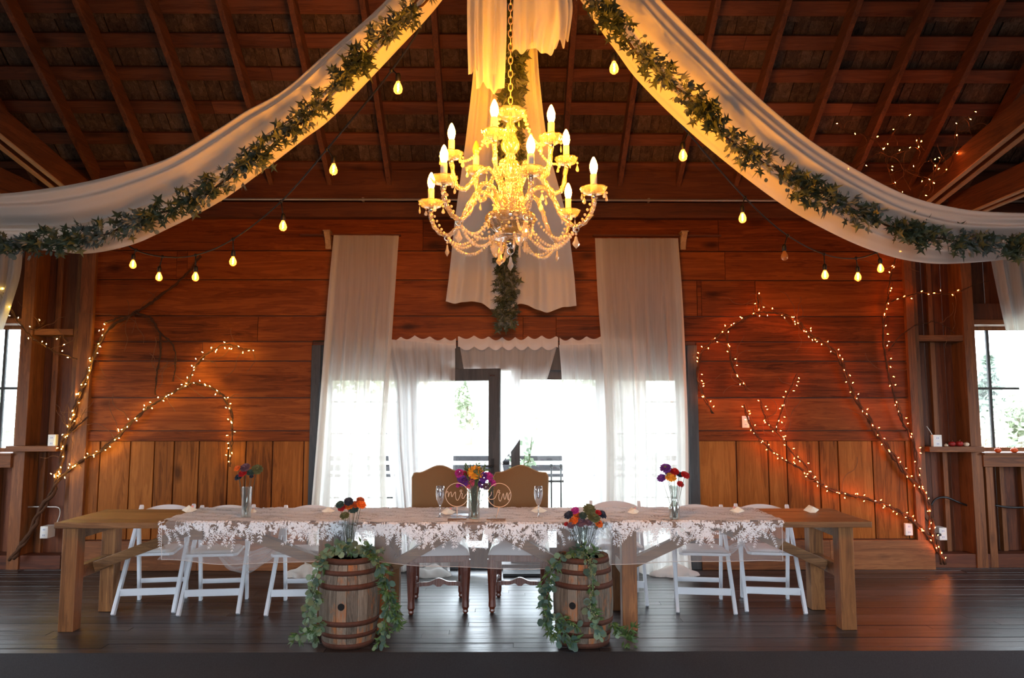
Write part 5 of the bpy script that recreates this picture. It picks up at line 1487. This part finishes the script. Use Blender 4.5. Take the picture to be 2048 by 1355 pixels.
def favor(px, py, a, s, label, pk=True, z=None):
    c = TP(px, py, z or ZL); r = empty('paper_favor', c, rad(a)); tag(r, label, 'favor', 'folded paper favors'); s *= .052
    mb = MB()
    mb.add([(-s, -.1*s, .25*s), (-.3*s, -.5*s, 0), (.35*s, -.5*s, 0), (s, -.05*s, .3*s), (.15*s, -.25*s, .72*s), (-.15*s, .2*s, .85*s), (0, .45*s, .0), (.5*s, .3*s, .45*s), (-.5*s, .3*s, .45*s)],
           [(0, 1, 4), (1, 2, 4), (2, 3, 4), (4, 3, 7), (4, 7, 5), (5, 8, 0), (0, 4, 5), (7, 6, 8), (5, 7, 8), (0, 8, 6), (0, 6, 1), (1, 6, 2), (2, 6, 3), (3, 6, 7)])
    mb.build('paper', M['paper'], r)
    if pk: mb = MB(); mb.ball((.35*s, -.05*s, .7*s), .17*s, 6, 4, sz=(1, 1, 1)); mb.build('pink_ribbon', M['pink'], r)
favor(379, 1024, 10, 1.1, 'cream folded paper favor at the left end of the lace cloth'); favor(504, 1028, 60, .8, 'cream folded paper favor behind the tall left vase')
favor(657, 1027, 0, 1.0, 'cream folded paper favor left of the left barrel flowers', False); favor(896, 1031, 15, 1.1, 'cream folded paper favor beside the left champagne flute')
favor(1078, 1027, -5, 1.2, 'cream folded paper favor behind the right champagne flute', False); favor(1266, 1029, 20, 1.0, 'cream folded paper favor between right barrel flowers and waisted vase')
favor(1474, 1027, 170, 1.1, 'cream folded paper favor at the right end of the lace cloth'); favor(1622, 1025, 0, 1.2, 'cream folded paper favor alone on the bare right table', False, ZTB)
favor(1151, 1129, 0, .5, 'tiny cream paper favor on the rim of the right barrel', True, BT)
mb = MB(); mb.lathe([(0, 0), (.05, 0), (.085, .008), (.086, .011), (.05, .004), (0, .004)], n=32); o = mb.build('plate', M['plate']); o.location = TP(925, 1038, ZL); tag(o, 'small pale blue plate behind the left wire sign', 'plate')

# ================================================================== BARREL GREENERY
def greens(strands, label, seed, front=(0, -1, .1), size=.042, name='eucalyptus_garland', dens=1.0, group='eucalyptus garlands'):
    rnd = random.Random(seed); F = Vector(front); P0 = W(*strands[0][0][0]); r = empty(name, P0); tag(r, label, 'garland', group); O = Vector(r.location)
    ms = MB(); A, B, C_, D = MB(), MB(), MB(), MB()
    for pts, w, mix in strands:
        P = Path([W(*p) for p in pts], 8); ms.tube([p-O for p in P.p], .0035, 5)
        for i in range(int(P.L/.0050*dens)):
            t = rnd.random(); q = rv(rnd); q = q if q.dot(F) > -.1 else -q
            b = P.at(t)-O+q*w*rnd.uniform(0, 1.0); d = (q+P.dir(t)*.6+Vector((0, 0, -.3))).normalized(); nr = (F*.8+rv(rnd)*.6).normalized(); s = size*rnd.uniform(.7, 1.25)
            if b.z+O.z < .012: b.z = .012-O.z+rnd.uniform(0, .03)
            d.z = max(d.z, (.008-O.z-b.z)/s)
            u = rnd.random()
            if u < mix[0]: leaf_round(A, b, d, nr, s)
            elif u < mix[0]+mix[1]: leaf_round(B, b, d, nr, s*1.05)
            elif u < mix[0]+mix[1]+mix[2]: 
                for _ in range(2): leaf_lance(C_, b, (d+rv(rnd)*.4), nr, s*1.35)
            else:
                for _ in range(4): D.ball(b+rv(rnd)*.014, .0045, 5, 3)
    ms.build('vine_stem', M['stem'], r)
    for m_, n_, k in ((A, 'round_leaves', 'euc'), (B, 'blue_leaves', 'euc_b'), (C_, 'willow_leaves', 'euc_d'), (D, 'seed_pods', 'seed')):
        if m_.v: tag(m_.build(n_, M[k], r), kind='stuff' if n_ == 'seed_pods' else None)
greens([([(770, 1100, 5.0), (742, 1098, 4.99), (712, 1092, 4.97), (680, 1093, 4.95), (655, 1105, 4.93), (642, 1128, 4.9), (632, 1155, 4.9), (628, 1180, 4.9), (634, 1205, 4.88)], .035, (.6, .15, .2)),
        ([(634, 1195, 4.88), (618, 1215, 4.88), (622, 1240, 4.88), (640, 1258, 4.87), (630, 1278, 4.87)], .028, (.85, 0, .1)), ([(640, 1250, 4.87), (615, 1265, 4.87), (592, 1272, 4.87)], .02, (.3, 0, .7)),
        ([(742, 1098, 4.98), (755, 1120, 4.93), (766, 1150, 4.9), (774, 1180, 4.89), (777, 1210, 4.88), (772, 1245, 4.88), (768, 1270, 4.87), (752, 1288, 4.86)], .034, (.2, .25, .5)), ([(774, 1180, 4.89), (792, 1220, 4.9), (796, 1255, 4.9)], .02, (0, .2, .8))],
       'eucalyptus garland wreathing the left barrel and trailing to the floor', 301)
greens([([(1206, 1112, 4.99), (1180, 1104, 4.97), (1150, 1100, 4.95), (1128, 1112, 4.92), (1108, 1135, 4.9), (1096, 1165, 4.9), (1090, 1195, 4.9), (1090, 1225, 4.89), (1100, 1255, 4.88), (1118, 1272, 4.86)], .040, (.12, .40, .40)),
        ([(1112, 1240, 4.84), (1130, 1262, 4.81), (1140, 1285, 4.81), (1150, 1276, 4.81)], .024, (.2, .6, .2)), ([(1120, 1225, 4.84), (1135, 1245, 4.81), (1155, 1250, 4.8)], .014, (0, .4, .5)),
        ([(1158, 1102, 4.95), (1178, 1118, 4.85), (1184, 1145, 4.81), (1185, 1175, 4.79), (1180, 1205, 4.785), (1188, 1235, 4.785), (1196, 1260, 4.79), (1200, 1276, 4.8)], .026, (.22, .18, .12))],
       'eucalyptus garland with seed pods wreathing the right barrel', 302)
greens([([(1222, 1246, 4.95), (1238, 1262, 4.93), (1252, 1276, 4.91), (1268, 1284, 4.9)], .026, (.15, 0, .85)), ([(1252, 1276, 4.9), (1258, 1262, 4.9), (1266, 1252, 4.9)], .014, (0, 0, 1))],
       'loose sprig of greenery lying on the floor right of the right barrel', 303, size=.038, name='greenery_sprig')

# ================================================================== SMALL THINGS ON THE WALLS
def outlet(px, py, Y, w, h, d, label, plugs=True, box=False):
    c = W(px, py, Y); r = empty('power_outlet', c); tag(r, label, 'power outlet')
    mb = MB(); mb.box((-w/2, -d, -h/2), (w/2, 0, h/2)); mb.build('cover_plate', M['plastic'], r, .003)
    for s in (-1, 1):
        mb = MB(); mb.box((-w*.22, -d-.002, s*h*.24-h*.13), (w*.22, -d+.001, s*h*.24+h*.13)); k = mb.build('socket', M['white'], r, .001)
        mb = MB(); 
        for q in (-1, 1): mb.box((q*w*.09-.0015, -d-.003, s*h*.24-.008), (q*w*.09+.0015, -d-.0019, s*h*.24+.008))
        mb.build('slots', M['black'], k)
    return r
outlet(109, 880, YW-.0, .075, .115, .045, 'white outlet box standing on the left shelf behind the vine'); outlet(103, 1060, YW+.19, .075, .115, .12, 'white outlet box low in the left bay')
outlet(1491, 843, YW-.004, .070, .115, .008, 'white outlet plate on the wall right of the glazed doors'); outlet(1815, 1057, YW-.004, .070, .115, .03, 'white outlet box low on the right wainscot')
outlet(1870, 881, YW-.0, .085, .12, .045, 'white outlet box standing on the right shelf'); outlet(1872, 1063, YW+.19, .075, .12, .12, 'white outlet box with black plug low in the right bay')
mb = MB(); c = W(1876, 1068, YW+.06); mb.box((c.x-.018, c.y-.03, c.z-.012), (c.x+.018, c.y, c.z+.012)); tag(mb.build('power_plug', M['black'], bevel=.004), 'black plug in the low right outlet box', 'plug')
def cable(pts, r, mat, label, name='cable'):
    P = crom([W(*p) for p in pts], 8); mb = MB(); mb.tube(P, r, 6); tag(recenter(mb.build(name, M[mat])), label, 'cable')
cable([(1862, 1010, YW+.1), (1872, 997, YW+.1), (1892, 994, YW+.1), (1915, 1003, YW+.12), (1938, 1011, YW+.14), (1952, 1012, YW+.14)], .010, 'black', 'grey-black cable arching across the right bay')
cable([(1990, 1010, YW+.12), (2020, 1014, YW+.12), (2070, 1014, YW+.12)], .010, 'black', 'dark cable running under the right window')
cable([(26, 1014, YW+.12), (60, 1013, YW+.12), (100, 1013, YW+.13), (118, 1015, YW+.12), (120, 1028, YW+.1), (112, 1050, YW+.08)], .007, 'pipe', 'pale cable running to the low left outlet box')
cable([(1866, 1052, YW+.05), (1850, 1035, YW-.02), (1838, 1010, YW-.02), (1835, 985, YW-.03)], .004, 'black', 'thin dark cord between the low right outlet and the vine')
cable([(1866, 873, YW-.02), (1860, 862, YW-.02), (1853, 852, YW-.02)], .005, 'pipe', 'short grey lead rising from the right shelf outlet')
def pumpkin(px, py, Y, r, mat, label):
    c = W(px, py, Y); o = empty('pumpkin', (c.x, c.y, c.z)); tag(o, label, 'pumpkin', 'little pumpkins')
    mb = MB(); mb.lathe([(0, .1*r), (.5*r, 0), (.9*r, .35*r), (r, .75*r), (.85*r, 1.15*r), (.4*r, 1.35*r), (0, 1.22*r)], n=40, mod=lambda a, t: -.10*abs(sin(a*4))*sin(pi*t)); mb.build('body', M[mat], o)
    mb = MB(); mb.tube([(0, 0, 1.2*r), (.1*r, 0, 1.5*r), (.3*r, 0, 1.75*r)], [.13*r, .1*r, .08*r], 6); mb.build('stem', M['twig'], o)
ys = YW+.06; zs_ = zat(891, YW-.06)
def onshelf(px, zz, Y): return 813
for px, mat, r, lab in ((1904, 'pumpkin_r', .034, 'red pumpkin next to the tea light on the right shelf'), (1919, 'pumpkin_r', .036, 'dark red pumpkin in the middle of the right shelf'), (1933, 'pumpkin_w', .027, 'small cream pumpkin at the right of the right shelf')):
    pumpkin(px, 891, YW-.0, r, mat, lab)
for px, r, lab in ((1996, .032, 'orange pumpkin on the right window sill nearest the post'), (2029, .034, 'orange pumpkin on the right window sill by the picture edge')):
    pumpkin(px, 906, YW+.0, r, 'pumpkin', lab)
SZR = zat(893, YW-.06)
for o in list(COL.objects):
    if o.name.startswith('pumpkin'): o.location.z = (SZR if xat(1950, YW) > o.location.x else WZ0)+.0005
mb = MB(); mb.lathe([(0, 0), (.018, 0), (.018, .016), (.014, .02), (.003, .02), (.002, .03), (0, .03)], n=16); o = mb.build('tea_light', M['pumpkin_w']); o.location = (xat(1888, YW), YW, SZR); tag(o, 'small cream tea light on the right shelf beside the outlet box', 'candle')
mb = MB(); a, b = xat(1006, 7.02, 1145), xat(1086, 7.02, 1145)
for k in range(5): mb.box((a, 6.86+.05*k, .006), (b, 6.895+.05*k, .03))
mb.box((a+.03, 6.86, .002), (a+.06, 7.095, .0055)); mb.box((b-.06, 6.86, .002), (b-.03, 7.095, .0055)); mb.box((a+.1, 6.86, .004), (a+.13, 7.095, .0065)); mb.box((a, 6.86, .0055), (a+.02, 7.095, .0065))
mb2_ = mb.build('door_mat', M['mat_dark']); tag(mb2_, 'dark slatted door mat on the floor by the open glass door', 'door mat')
